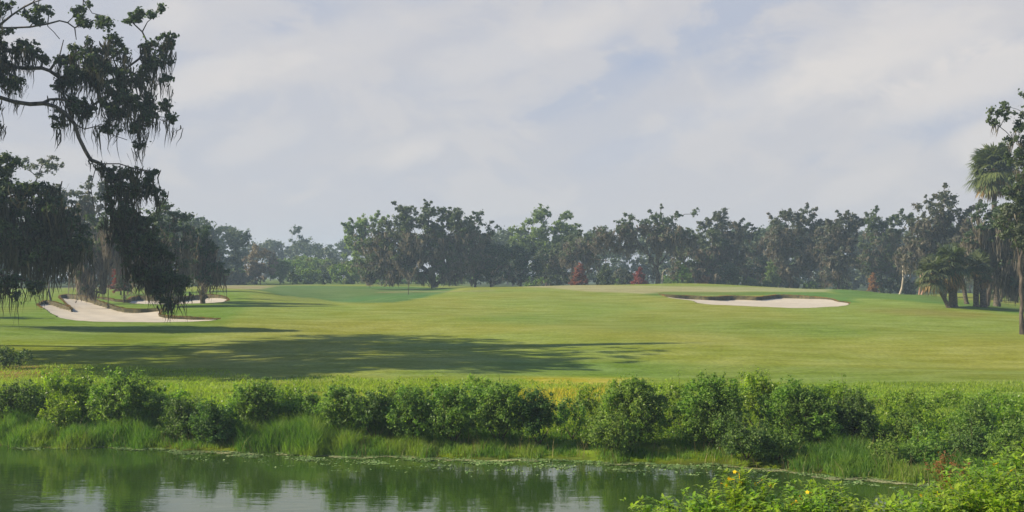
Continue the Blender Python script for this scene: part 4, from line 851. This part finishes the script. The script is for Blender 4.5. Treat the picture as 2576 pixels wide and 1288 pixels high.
# trees out of the frame at left whose shade falls on the lawn
tree('oak_tree', 'oak left of the frame that shades the lawn behind the shadow of the huge oak', 'tree', 76, -430, [(-430, 560, 110, 70), (-350, 600, 70, 50)], 'oak_dark', seed=345, dep=4, cr=.9, nl=60, ls=.32, dn=.9, moss=0)
tree('oak_tree', 'oak left of the frame whose shade reaches the rough below the huge oak', 'tree', 49, -420, [(-420, 560, 130, 80), (-330, 620, 80, 60)], 'oak_dark', seed=347, dep=3, cr=.7, nl=60, ls=.26, dn=1.2, moss=0)

# ------------------------------------------------------------------ bank shrubs, near the water
def bank(label, D, u, vt, vb, hw, leaf, seed, name='shrub', cat='shrub', ls=.066, nl=165, cr=.19, dn=30, shape=None, shoots=10, stem='twig', dep=.9, group='shrubs along the far bank'):
    if D < 40: D = D - ((2.1 if 850 < u < 1950 and vb > 1060 else 1.5) if u >= 420 else .9) * (1 if D > 26 else .3); vb = vb + 14
    rng = np.random.RandomState(seed); bx = X(u, D); B = np.array([bx, D, g1(bx, D) - .03]); root = empty(name, B, label, cat, group)
    vm = (vt + vb) / 2; hv = (vb - vt) / 2
    blobs = shape or [(u, vm + hv * .05, hw * .95, hv * .75), (u - hw * .45, vm + hv * .1, hw * .5, hv * .6), (u + hw * .45, vm + hv * .15, hw * .5, hv * .6), (u - hw * .2, vm - hv * .4, hw * .4, hv * .5), (u + hw * .3, vm - hv * .3, hw * .35, hv * .5)]
    T = blob_targets(rng, blobs, D, dep, dn, .55); T = T[T[:, 2] > B[2] - .25]; T[:, 2] = np.maximum(T[:, 2], B[2] + .1 + .15 * rng.rand(len(T)))
    if len(T) == 0: print("EMPTY", label); T = np.array([B + [0, 0, .4]])
    cnt = 6
    roots = [[B, B + np.array([0, 0, .15])]]
    for q in range(cnt):
        an = q * 2.4; roots.append([B + np.array([0, 0, .05]), B + np.array([math.cos(an) * .25, math.sin(an) * .25, .45])])
    PA, par, rad = skeleton(rng, roots, T, .25, .08, .004, .035, .42)
    i = np.where(par >= 0)[0]; bb = Buf(); tube(bb, PA[par[i]] - B, PA[i] - B, rad[par[i]], rad[i], 4)
    lb = Buf(); T3 = np.repeat(T, 3, 0) + rng.normal(size=(len(T) * 3, 3)) * cr * .55; clump_leaves(rng, T3 - B, cr * rng.uniform(.3, .95, len(T3)), int(nl / 3), ls, lb, 1.0, .35, aspect=.5, jit=.5)
    # upright leafy shoots on top
    tops = T[np.argsort(-T[:, 2])][:max(shoots * 3, 1)]
    if shoots:
        tp = tops[rng.choice(len(tops), shoots)]; h = rng.uniform(.15, .45, shoots); lean = rng.normal(size=(shoots, 3)) * .08; e = tp + lean + np.array([0, 0, 1.]) * h[:, None]
        tube(bb, tp - B, e - B, np.full(shoots, .005), np.full(shoots, .002), 4)
        m_ = 22; t = rng.rand(shoots, m_, 1); c = tp[:, None] * (1 - t) + e[:, None] * t + rng.normal(size=(shoots, m_, 3)) * .03
        leaves(rng, (c - B).reshape(-1, 3), unit(rng.normal(size=(shoots * m_, 3))), ls, .4, .4, lb, .6)
    bb.build('stems', M[stem], root); lb.build('foliage', M[leaf], root)
    return root
bank('dark leafy shrub at the left edge above the grass tufts', 31.5, 45, 965, 1060, 70, 'shrub_dark', 401)
bank('tall yellow-green leafy weed just left of the biggest left shrub', 32.0, 200, 925, 1075, 46, 'weed', 402, 'leafy_weed', 'plant', ls=.065, dn=17, shoots=16)
bank('biggest dark shrub of the left bank, between the yellow-green weed and black shade', 31.0, 318, 932, 1085, 95, 'shrub', 403, ls=.075, shoots=16)
bank('low yellow-green weed in front of the yellow-green leafy one', 30.9, 150, 1010, 1075, 40, 'weed', 404, 'leafy_weed', 'plant', shoots=8)
bank('dark sprawling shrub above the black shade by the water', 30.6, 470, 1000, 1100, 60, 'shrub_dark', 405)
bank('lower dark shrub standing in the black shade by the water', 30.0, 545, 1015, 1110, 50, 'shrub_dark', 406)
bank('shrub with three tall leafy shoots right of the black shade', 31.0, 650, 952, 1065, 62, 'shrub', 407, shoots=18)
bank('thin yellow-green weed beside the shrub with three tall shoots', 31.6, 590, 985, 1060, 34, 'weed', 408, 'leafy_weed', 'plant', dn=14)
bank('light-topped shrub right of the shrub with three tall shoots', 31.2, 775, 985, 1060, 50, 'shrub', 409)
bank('broad grey-green shrub above the tallest shore grass', 30.6, 862, 968, 1062, 60, 'shrub', 410)
bank('small dark shrub wedged right of the broad grey-green shrub', 30.3, 945, 985, 1070, 44, 'shrub_dark', 411)
bank('round shrub left of the two dark-bottomed shrubs in the middle', 30.2, 1040, 975, 1090, 58, 'shrub', 412)
bank('first of two dark-bottomed shrubs in the middle of the bank', 30.0, 1140, 968, 1090, 62, 'shrub', 413)
bank('second of two dark-bottomed shrubs, with the taller shoots, in the middle of the bank', 29.9, 1255, 955, 1090, 66, 'shrub', 414, shoots=16)
bank('smaller shrub left of the bare stems in the yellow gap', 29.8, 1355, 982, 1085, 52, 'shrub_dark', 415)
bank('thin see-through shrub on bare stems before the yellow gap', 29.9, 1440, 1005, 1060, 42, 'shrub', 416, dn=13)
bank('tall feathery shrub at the right of the yellow gap', 29.7, 1590, 938, 1105, 92, 'shrub', 417, shoots=20, ls=.065)
bank('low leafy shrub at the foot of the tall feathery one', 28.9, 1540, 1045, 1115, 50, 'shrub', 418)
bank('high shrub left of the largest rounded shrub of the right bank', 29.3, 1790, 935, 1115, 85, 'shrub', 419, shoots=18)
bank('bright-topped shrub squeezed behind the two tallest shrubs of the right bank', 30.3, 1905, 932, 1040, 62, 'weed', 420, shoots=16)
bank('largest rounded shrub of the right bank with a dark hollow at its foot', 28.6, 2010, 955, 1130, 105, 'shrub', 421, shoots=14)
bank('dark shaded shrub joined to the right side of the largest rounded one', 28.7, 2140, 985, 1135, 70, 'shrub_dark', 422, shoots=6)
bank('yellowish weed crowning the dark shaded shrub of the right bank', 30.0, 2110, 960, 1030, 60, 'weed', 423, 'leafy_weed', 'plant', dn=16)
bank('low dark shrub under the hollow between the two tallest shrubs', 28.0, 1880, 1050, 1135, 60, 'shrub_dark', 424, shoots=4)
bank('pale-leaved small shrub at the foot of the largest rounded one', 27.4, 1965, 1085, 1145, 34, 'shrub', 425, shoots=4)
bank('grey-green shrub right of the dark shaded shrub', 28.4, 2265, 1040, 1150, 62, 'shrub', 426)
bank('light weed bush behind the grey-green shrub at right', 30.2, 2290, 985, 1060, 80, 'weed', 427, 'leafy_weed', 'plant', dn=15)
bank('round green shrub up the bank near the right edge', 28.2, 2450, 1020, 1120, 66, 'shrub', 428)
bank('light weed bush up the bank at the right edge', 29.6, 2540, 1000, 1070, 80, 'weed', 429, 'leafy_weed', 'plant', dn=15)
bank('dark-leaved shrub overhanging the water left of the rusty plant', 25.6, 2330, 1105, 1205, 62, 'shrub', 430)
bank('dark shrub behind the rusty plant at right', 25.8, 2440, 1085, 1190, 60, 'shrub_dark', 431)
bank('shrub at the right edge above the flowering plants', 25.0, 2550, 1060, 1190, 60, 'shrub', 432)
bank('low leafy shrub on the shore below the grey-green one', 26.4, 2230, 1120, 1175, 48, 'shrub', 433, shoots=5)
bank('dark far-left shrub on the lawn above the left bank', 44.5, 20, 880, 918, 60, 'shrub_dark', 434, ls=.1, dn=9, cr=.25, group='shrubs along the far bank')
bank('slim weed spire standing alone left of the yellow-green leafy weed', 31.8, 140, 928, 1000, 14, 'weed', 435, 'leafy_weed', 'plant', dn=16, shoots=5)
bank('leafy weed on the crest left of the high shrub', 30.9, 1705, 958, 1030, 50, 'weed', 436, 'leafy_weed', 'plant', dn=15)

for k, (u, vt, vb, hw, D, lab) in enumerate([(2235, 985, 1040, 46, 33, 'weed mound on the crest just right of the yellowish weed'), (2390, 985, 1045, 56, 33.5, 'weed mound on the crest behind the round green shrub'),
        (2500, 990, 1040, 60, 34, 'weed mound on the crest near the right edge'), (2400, 1040, 1110, 50, 29.5, 'leafy weed mound left of the round green shrub'), (2300, 1075, 1140, 44, 28, 'leafy weed mound right of the grey-green shrub'),
        (420, 968, 1030, 46, 32.5, 'weed mound behind the dark sprawling shrub'), (90, 960, 1010, 50, 33, 'weed mound behind the dark leafy shrub at the left edge'), (720, 975, 1030, 40, 32, 'weed mound between the three-shoot shrub and the light-topped one'),
        (1000, 962, 1020, 40, 31.5, 'weed mound behind the round shrub of the middle'), (1100, 955, 1010, 44, 32, 'weed mound behind the first dark-bottomed shrub'), (1210, 950, 1010, 36, 32, 'weed mound behind the second dark-bottomed shrub'),
        (1480, 975, 1040, 36, 30.8, 'feathery weed at the left foot of the tall feathery shrub')]):
    bank(lab, D, u, vt, vb, hw, 'weed', 450 + k, 'leafy_weed', 'plant', dn=18, shoots=8, group='weed mounds on the bank crest')
# ------------------------------------------------------------------ grasses
def blades(rng, x, y, h, wdt, lean=.22, z=None, segs=2):
    n = len(x); z = gz(x, y) - .03 if z is None else z; an = rng.uniform(0, math.pi, n); s = np.column_stack([np.cos(an), np.sin(an), np.zeros(n)])
    la = rng.uniform(0, 2 * math.pi, n); ld = np.column_stack([np.cos(la), np.sin(la), np.zeros(n)]) * (lean * h * rng.uniform(.2, 1.6, n))[:, None]
    p = np.column_stack([x, y, z]); m1 = p + np.array([0, 0, 1.]) * (h * .55)[:, None] + ld * .25; e = p + np.array([0, 0, 1.]) * h[:, None] * .97 + ld
    wv = (wdt * rng.uniform(.6, 1.4, n))[:, None]
    return np.stack([np.stack([p - s * wv * .5, p + s * wv * .5], 1), np.stack([m1 - s * wv * .42, m1 + s * wv * .42], 1), np.stack([e - s * wv * .05, e + s * wv * .05], 1)], 1)
def vn(x, y, f, seed=0):                              # cheap smooth noise
    return (np.sin(x * f + seed) * np.cos(y * f * 1.3 + seed * 2.1) + np.sin(x * f * 2.3 + y * f * .7 + seed * 3) * .6 + np.sin(x * f * 4.9 - y * f * 2.2 + seed) * .35) / 1.95
rng = np.random.RandomState(77)
# tall shore grass
n = 120000; x = rng.uniform(-19, 15, n); t = rng.uniform(0, 1, n) ** 1.1; y = shore(x) + -.12 + t * 3.3
hh = .42 + .26 * vn(x, y, 1.1, 2) + .2 * vn(x, y, 3.1, 5)
u = CU + x / y * F
hh = hh * np.interp(u, [0, 400, 430, 580, 620, 1000, 1100, 1500, 1950, 2000, 2250, 2576], [1.1, 1.1, .5, .5, 1.3, 1.2, .55, .38, .38, .8, .75, .5]) * np.clip(.35 + t * 4, .35, 1) * rng.uniform(.65, 1.15, n)
keep = (rng.rand(n) < np.interp(u, [0, 420, 440, 590, 620, 1080, 1200, 1900, 1960, 2576], [1, 1, .55, .55, 1, 1, .7, .6, 1, .9])) & (hh > .12)
b = Buf(); b.grids(blades(rng, x[keep], y[keep], hh[keep], .013, .4)); o = b.build('shore_grass', M['grass']); tag(o, 'bright green reedy grass growing along the water edge', 'grass', kind='stuff')
n = 2600; x = rng.uniform(-18, 13, n); y = shore(x) + rng.uniform(-.25, 2.6, n); keep = vn(x, y, 1.9, 11) > -.1; x = x[keep]; y = y[keep]
b = Buf(); b.grids(blades(rng, x, y, rng.uniform(.2, .6, len(x)), .009, .45)); o = b.build('dead_stalks', M['rust_grass']); tag(o, 'scattered dry tan stalks among the green shore grass', 'dead grass', kind='stuff')
# meadow grass and weeds between the shrubs and the mown lawn
n = 90000; y = rng.uniform(29, 39.5, n); x = rng.uniform(-.52, .52, n) * y; u = CU + x / y * F; v = HV + (CAMZ - gz(x, y)) / y * F
edge = 36.2 + 1.6 * np.sin(x * .35) + .6 * np.sin(x * 1.1) + np.interp(u, [-100, 300, 600, 1300, 1700, 2600], [3.5, 1.5, -1.5, -.5, -1.5, -2.0])
fade = np.clip((edge - y) / 2.5, 0, 1); keep = (fade > rng.rand(n) * .8) & (y > shore(x) + 2.2)
hh = (.30 + .14 * vn(x, y, .9, 8) + .07 * vn(x, y, 3.3, 1)) * (.3 + .7 * fade) * rng.uniform(.6, 1.2, n)
yel = (np.hypot((u - 1450) / 190, (y - 33.6) / 2.6) + .35 * vn(x, y, 1.7, 4) < 1) & (rng.rand(n) < .8)
k1 = keep & ~yel; k2 = keep & yel
b = Buf(); b.grids(blades(rng, x[k1], y[k1], hh[k1], .022, .4)); o = b.build('meadow_grass', M['meadow']); tag(o, 'sunlit yellow-green rough grass behind the bank shrubs', 'grass', kind='stuff')
b = Buf(); b.grids(blades(rng, x[k2], y[k2], hh[k2] * 1.25, .024, .3)); o = b.build('dry_grass', M['yellow']); tag(o, 'golden yellow grass in the gap between the middle and right shrubs', 'grass', kind='stuff')
# broad leaves of ground weeds over the bank
n = 110000; y = rng.uniform(26.5, 37, n); x = rng.uniform(-.52, .52, n) * y; keep = (y > shore(x) + 1.6) & (vn(x, y, 1.3, 3) > -.55) & (rng.rand(n) < np.clip((37 - y) / 5, .1, 1)); x = x[keep]; y = y[keep]
b = Buf(); z = gz(x, y) + rng.uniform(.03, .5, len(x)) * (.6 + .6 * vn(x, y, 2.1, 7)) * np.clip((36.5 - y) / 4, .15, 1); leaves(rng, np.column_stack([x, y, z]), unit(rng.normal(size=(len(x), 3))), .065, .5, .5, b, .4)
o = b.build('ground_weeds', M['weed']); tag(o, 'low leafy weeds covering the bank between the shrubs', 'ground cover', kind='stuff')
# short tufts of the unmown lawn edge
n = 60000; y = 36 + 12 * rng.rand(n) ** 1.5; x = rng.uniform(-.5, .5, n) * y; u = CU + x / y * F; keep = (y < np.interp(u, [-100, 350, 700, 1500, 2600], [49, 46, 41, 39.5, 39]) + 1.2 * vn(x, y, .7, 6)) ; x = x[keep]; y = y[keep]
b = Buf(); b.grids(blades(rng, x, y, .11 * rng.uniform(.4, 1.3, len(x)) * (1 + .5 * vn(x, y, 1.4, 2)), .03, .5)); o = b.build('rough_grass', M['meadow']); tag(o, 'short tufted rough grass at the lawn edge', 'grass', kind='stuff')
# floating weeds
n = 80000; x = rng.uniform(-17, 13, n); t = rng.rand(n) ** 1.3; u = CU + x / 27 * F; wband = np.interp(u, [-200, 350, 450, 900, 1500, 1900, 2600], [.5, .6, 1.7, 2.3, 2.2, 1.3, .8])
y = shore(x) + .1 - t * wband; dn_ = vn(x * 1.0, y * 2.2, 2.1, 9) + .5 * vn(x, y * 3, 5.3, 4); keep = dn_ + rng.normal(size=n) * .28 > (.05 + 1.0 * t); x = x[keep]; y = y[keep]; t = t[keep]
s = rng.uniform(.012, .045, len(x)); an = rng.uniform(0, 6.28, len(x)); c = np.column_stack([x, y, rng.uniform(.004, .02, len(x))]); e1 = np.column_stack([np.cos(an), np.sin(an), rng.normal(size=len(x)) * .25]) * s[:, None]; e2 = np.column_stack([-np.sin(an), np.cos(an), rng.normal(size=len(x)) * .2]) * s[:, None] * .7
b = Buf(); Q = np.stack([c - e1, c - e2, c + e1, c + e2], 1); Q[..., 2] = np.maximum(Q[..., 2], .003); b.add(Q, np.arange(len(x) * 4), 4); o = b.build('floating_weeds', M['duck']); tag(o, 'floating pond weeds along the far shore', 'pond weed', kind='stuff')
n = 9000; x = rng.uniform(-13, 13, n); uu = CU + x / 27 * F; t = rng.rand(n); y = shore(x) + .06 - t * np.interp(uu, [0, 400, 460, 620, 800, 1900, 2000, 2600], [.15, .15, .8, .7, .35, .35, .5, .35]); keep = vn(x, y * 4, 1.3, 12) > -.15 + .5 * t; x = x[keep]; y = y[keep]
s = rng.uniform(.015, .04, len(x)); an = rng.uniform(0, 6.28, len(x)); c = np.column_stack([x, y, rng.uniform(.004, .01, len(x))]); e1 = np.column_stack([np.cos(an), np.sin(an), 0 * an]) * s[:, None] * 1.6; e2 = np.column_stack([-np.sin(an), np.cos(an), 0 * an]) * s[:, None]
b = Buf(); b.add(np.stack([c - e1, c - e2, c + e1, c + e2], 1), np.arange(len(x) * 4), 4); o = b.build('pond_scum', M['scum']); tag(o, 'pale scum line floating at the far shore', 'pond scum', kind='stuff')

# ------------------------------------------------------------------ foreground flowering plants
def bloom(rng, c, d, size):
    V_ = []; F_ = []
    d = unit(np.array(d)); a = unit(np.cross(d, [0.3, .1, 1])); b2 = np.cross(d, a)
    for q in range(5):
        t = q * 2 * math.pi / 5 + rng.uniform(-.1, .1); r_ = a * math.cos(t) + b2 * math.sin(t); s_ = -a * math.sin(t) + b2 * math.cos(t)
        k = len(V_); V_ += [c, c + r_ * size * .6 + s_ * size * .42 + d * size * .1, c + r_ * size * 1.05 + d * size * .02, c + r_ * size * .6 - s_ * size * .42 + d * size * .1]; F_.append([k, k + 1, k + 2, k + 3])
    return np.array(V_), F_
def flowering(label, D, u, vt, seed, spread=.35, nst=9, nfl=2, leaf='fore', name='flowering_plant', flowers=None, ls=.07, group='yellow-flowered plants on the near bank'):
    rng = np.random.RandomState(seed); bx = X(u, D); gzb = g1(bx, D); B = np.array([bx, D, gzb - .03]); top = Zc(vt, D); Ht = max(top - B[2], .3)
    root = empty(name, B, label, 'plant', group); sb = Buf(); lb = Buf(); tips = []
    for q in range(nst):
        an = q * 2.4 + rng.uniform(-.3, .3); rad = spread * math.sqrt((q + .3) / nst); hh_ = Ht * (1.0 - .38 * (q / nst) * rng.uniform(.3, 1.2)); e = B + np.array([math.cos(an) * rad, math.sin(an) * rad, hh_])
        m1 = B + (e - B) * .5 + np.array([math.cos(an), math.sin(an), 0]) * -.06 * rad + rng.normal(size=3) * .02
        n_ = 10; t = np.linspace(0, 1, n_ + 1)[:, None]; pth = B * (1 - t) ** 2 + 2 * m1 * t * (1 - t) + e * t ** 2; pth += rng.normal(size=pth.shape) * .006
        r_ = np.linspace(.008, .0025, n_ + 1); tube(sb, pth[:-1] - B, pth[1:] - B, r_[:-1], r_[1:], 5); tips.append(pth[-1])
        stems = [(pth[3:], 1.0)]
        for bi in range(6):                           # side shoots
            p0 = pth[rng.randint(3, n_)]; a2 = rng.uniform(0, 6.28); L = rng.uniform(.12, .3); p1 = p0 + np.array([math.cos(a2) * L * .6, math.sin(a2) * L * .6, L * .8]); p1[2] = min(p1[2], top + .02)
            tt = np.linspace(0, 1, 6)[:, None]; pp = p0 * (1 - tt) + p1 * tt; tube(sb, (pp[:-1]) - B, pp[1:] - B, np.full(5, .003), np.full(5, .002), 4); stems.append((pp, .8))
            if rng.rand() < .3: tips.append(p1)
        for pp, sc in stems:
            m_ = int(len(pp) * 4); ii = rng.randint(0, len(pp), m_); base_ = pp[ii] + rng.normal(size=(m_, 3)) * .008; a2 = rng.uniform(0, 6.28, m_)
            dr = unit(np.column_stack([np.cos(a2), np.sin(a2), rng.uniform(-.1, .9, m_)])); s_ = unit(np.cross(dr, np.array([0, 0, 1.]))); nn = np.cross(s_, dr)
            L = (ls * sc * rng.uniform(.6, 1.4, m_))[:, None]; wv = L * .2
            mid = base_ + dr * L * .45 - nn * L * .02; end = base_ + dr * L + np.array([0, 0, -1.]) * L * rng.uniform(0, .35, (m_, 1))
            G = np.stack([np.stack([base_ - s_ * wv * .15, base_, base_ + s_ * wv * .15], 1), np.stack([mid - s_ * wv + nn * L * .05, mid, mid + s_ * wv + nn * L * .05], 1), np.stack([end - s_ * wv * .05, end, end + s_ * wv * .05], 1)], 1)
            lb.grids(G - B)
    sb.build('stems', M['stem'], root); lb.build('leaves', M[leaf], root)
    fl_ = []
    if flowers: fl_ = [np.array(P(fu, fv, D + rng.uniform(-.05, .05))) for fu, fv in flowers]
    else: fl_ = [tips[q] for q in rng.permutation(len(tips))[:nfl]]
    for c in fl_:
        V_, F_ = bloom(rng, c - B, (rng.uniform(-.6, .4), -1, rng.uniform(.2, .9)), .016); b = Buf(); b.add(V_, F_, 4)
        if flowers: tube(b, (c - B)[None], (np.array(min(tips, key=lambda t_: np.linalg.norm(t_ - c))) - B)[None], [.0025], [.0025], 4)
        b.build('flower', M['petal'], root)
fp = [(1850, 1192, 8.6, .2, 8, [(1848, 1187), (1834, 1204), (1826, 1220), (1862, 1215)], 'tallest yellow-flowered plant standing alone before the open water'),
      (1905, 1210, 8.8, .2, 7, [(1900, 1218), (1938, 1222)], 'flowering plant just right of the tallest one'),
      (1720, 1262, 8.4, .22, 6, [], 'low leafy shoot left of the tallest flowering plant'), (1640, 1276, 8.2, .25, 6, [], 'leftmost low leafy shoot at the bottom edge'),
      (2030, 1240, 8.4, .25, 9, [(2031, 1238), (2005, 1260), (2019, 1262)], 'plant with a cluster of three yellow blooms at the bottom edge'),
      (2085, 1225, 8.9, .2, 7, [(2068, 1268)], 'slim leafy plant with one low bloom beside the three-bloom plant'), (2160, 1276, 8.4, .26, 8, [], 'low leafy plant at the bottom edge between the slim plants'),
      (1965, 1262, 8.2, .2, 7, [], 'low leafy shoot left of the three-bloom plant'), (1790, 1255, 8.3, .2, 7, [], 'low leafy shoot at the left foot of the tallest flowering plant'),
      (2240, 1266, 8.5, .26, 9, [], 'leafy plant at the bottom edge below the water grass'), (2310, 1256, 8.5, .22, 9, [(2316, 1246)], 'upright leafy plant left of the dense corner mass'),
      (2375, 1215, 8.7, .26, 11, [(2395, 1228), (2360, 1250)], 'bushy plant on the left side of the dense corner mass'), (2440, 1185, 8.9, .28, 12, [(2420, 1240)], 'bushy plant in the dense corner mass with a low bloom'),
      (2500, 1160, 9.0, .3, 13, [(2500, 1168), (2535, 1190)], 'tall bushy plant with a bloom near its top in the dense corner mass'), (2560, 1128, 9.2, .3, 13, [(2560, 1205)], 'tallest leafy plant of the corner mass at the right edge'),
      (2600, 1120, 9.4, .3, 12, [], 'leafy plant half cut by the right edge'), (2480, 1215, 8.2, .28, 12, [(2462, 1260)], 'plant in front of the tall bushy one in the corner'), (2550, 1200, 8.0, .3, 12, [], 'plant in the very corner of the picture'),
      (2400, 1250, 8.0, .26, 10, [], 'low plant at the bottom edge left of the corner'), (2320, 1272, 7.9, .24, 8, [], 'lowest leafy shoot at the bottom edge near the corner')]
for k, (u, vt, D, sp, ns, fls, lab) in enumerate(fp):
    flowering(lab, D, u, vt, 500 + k, sp, ns + 3, 0, flowers=fls)
flowering('rust-brown seedy plant rising above the left of the corner mass', 9.6, 2385, 1150, 541, .16, 12, 0, leaf='rust', name='dried_plant', group=None, ls=.05)
flowering('smaller rust-brown plant beside the taller rusty one', 9.4, 2425, 1170, 542, .14, 9, 0, leaf='rust', name='dried_plant', group=None, ls=.045)

# ------------------------------------------------------------------ haze
def haze():
    x0, x1, y0, y1, z0, z1 = -530, 530, -90, 770, -8, 27
    V_ = [(x, y, z) for z in (z0, z1) for y in (y0, y1) for x in (x0, x1)]
    F_ = [(0, 2, 3, 1), (4, 5, 7, 6), (0, 1, 5, 4), (2, 6, 7, 3), (0, 4, 6, 2), (1, 3, 7, 5)]
    m = bpy.data.materials.new('haze_air'); m.use_nodes = True; m.node_tree.nodes.clear(); t = NT(m.node_tree)
    out = t.n('ShaderNodeOutputMaterial'); pv = t.n('ShaderNodeVolumePrincipled'); pv.inputs['Color'].default_value = (.6, .8, 1.0, 1); pv.inputs['Density'].default_value = .0009; pv.inputs['Anisotropy'].default_value = .1
    t.l(pv.outputs[0], out.inputs['Volume'])
    o = mesh_obj('haze', V_, np.array(F_).ravel(), [4] * 6, m); tag(o, 'thin bluish summer haze over the course', 'haze', kind='stuff')
haze()
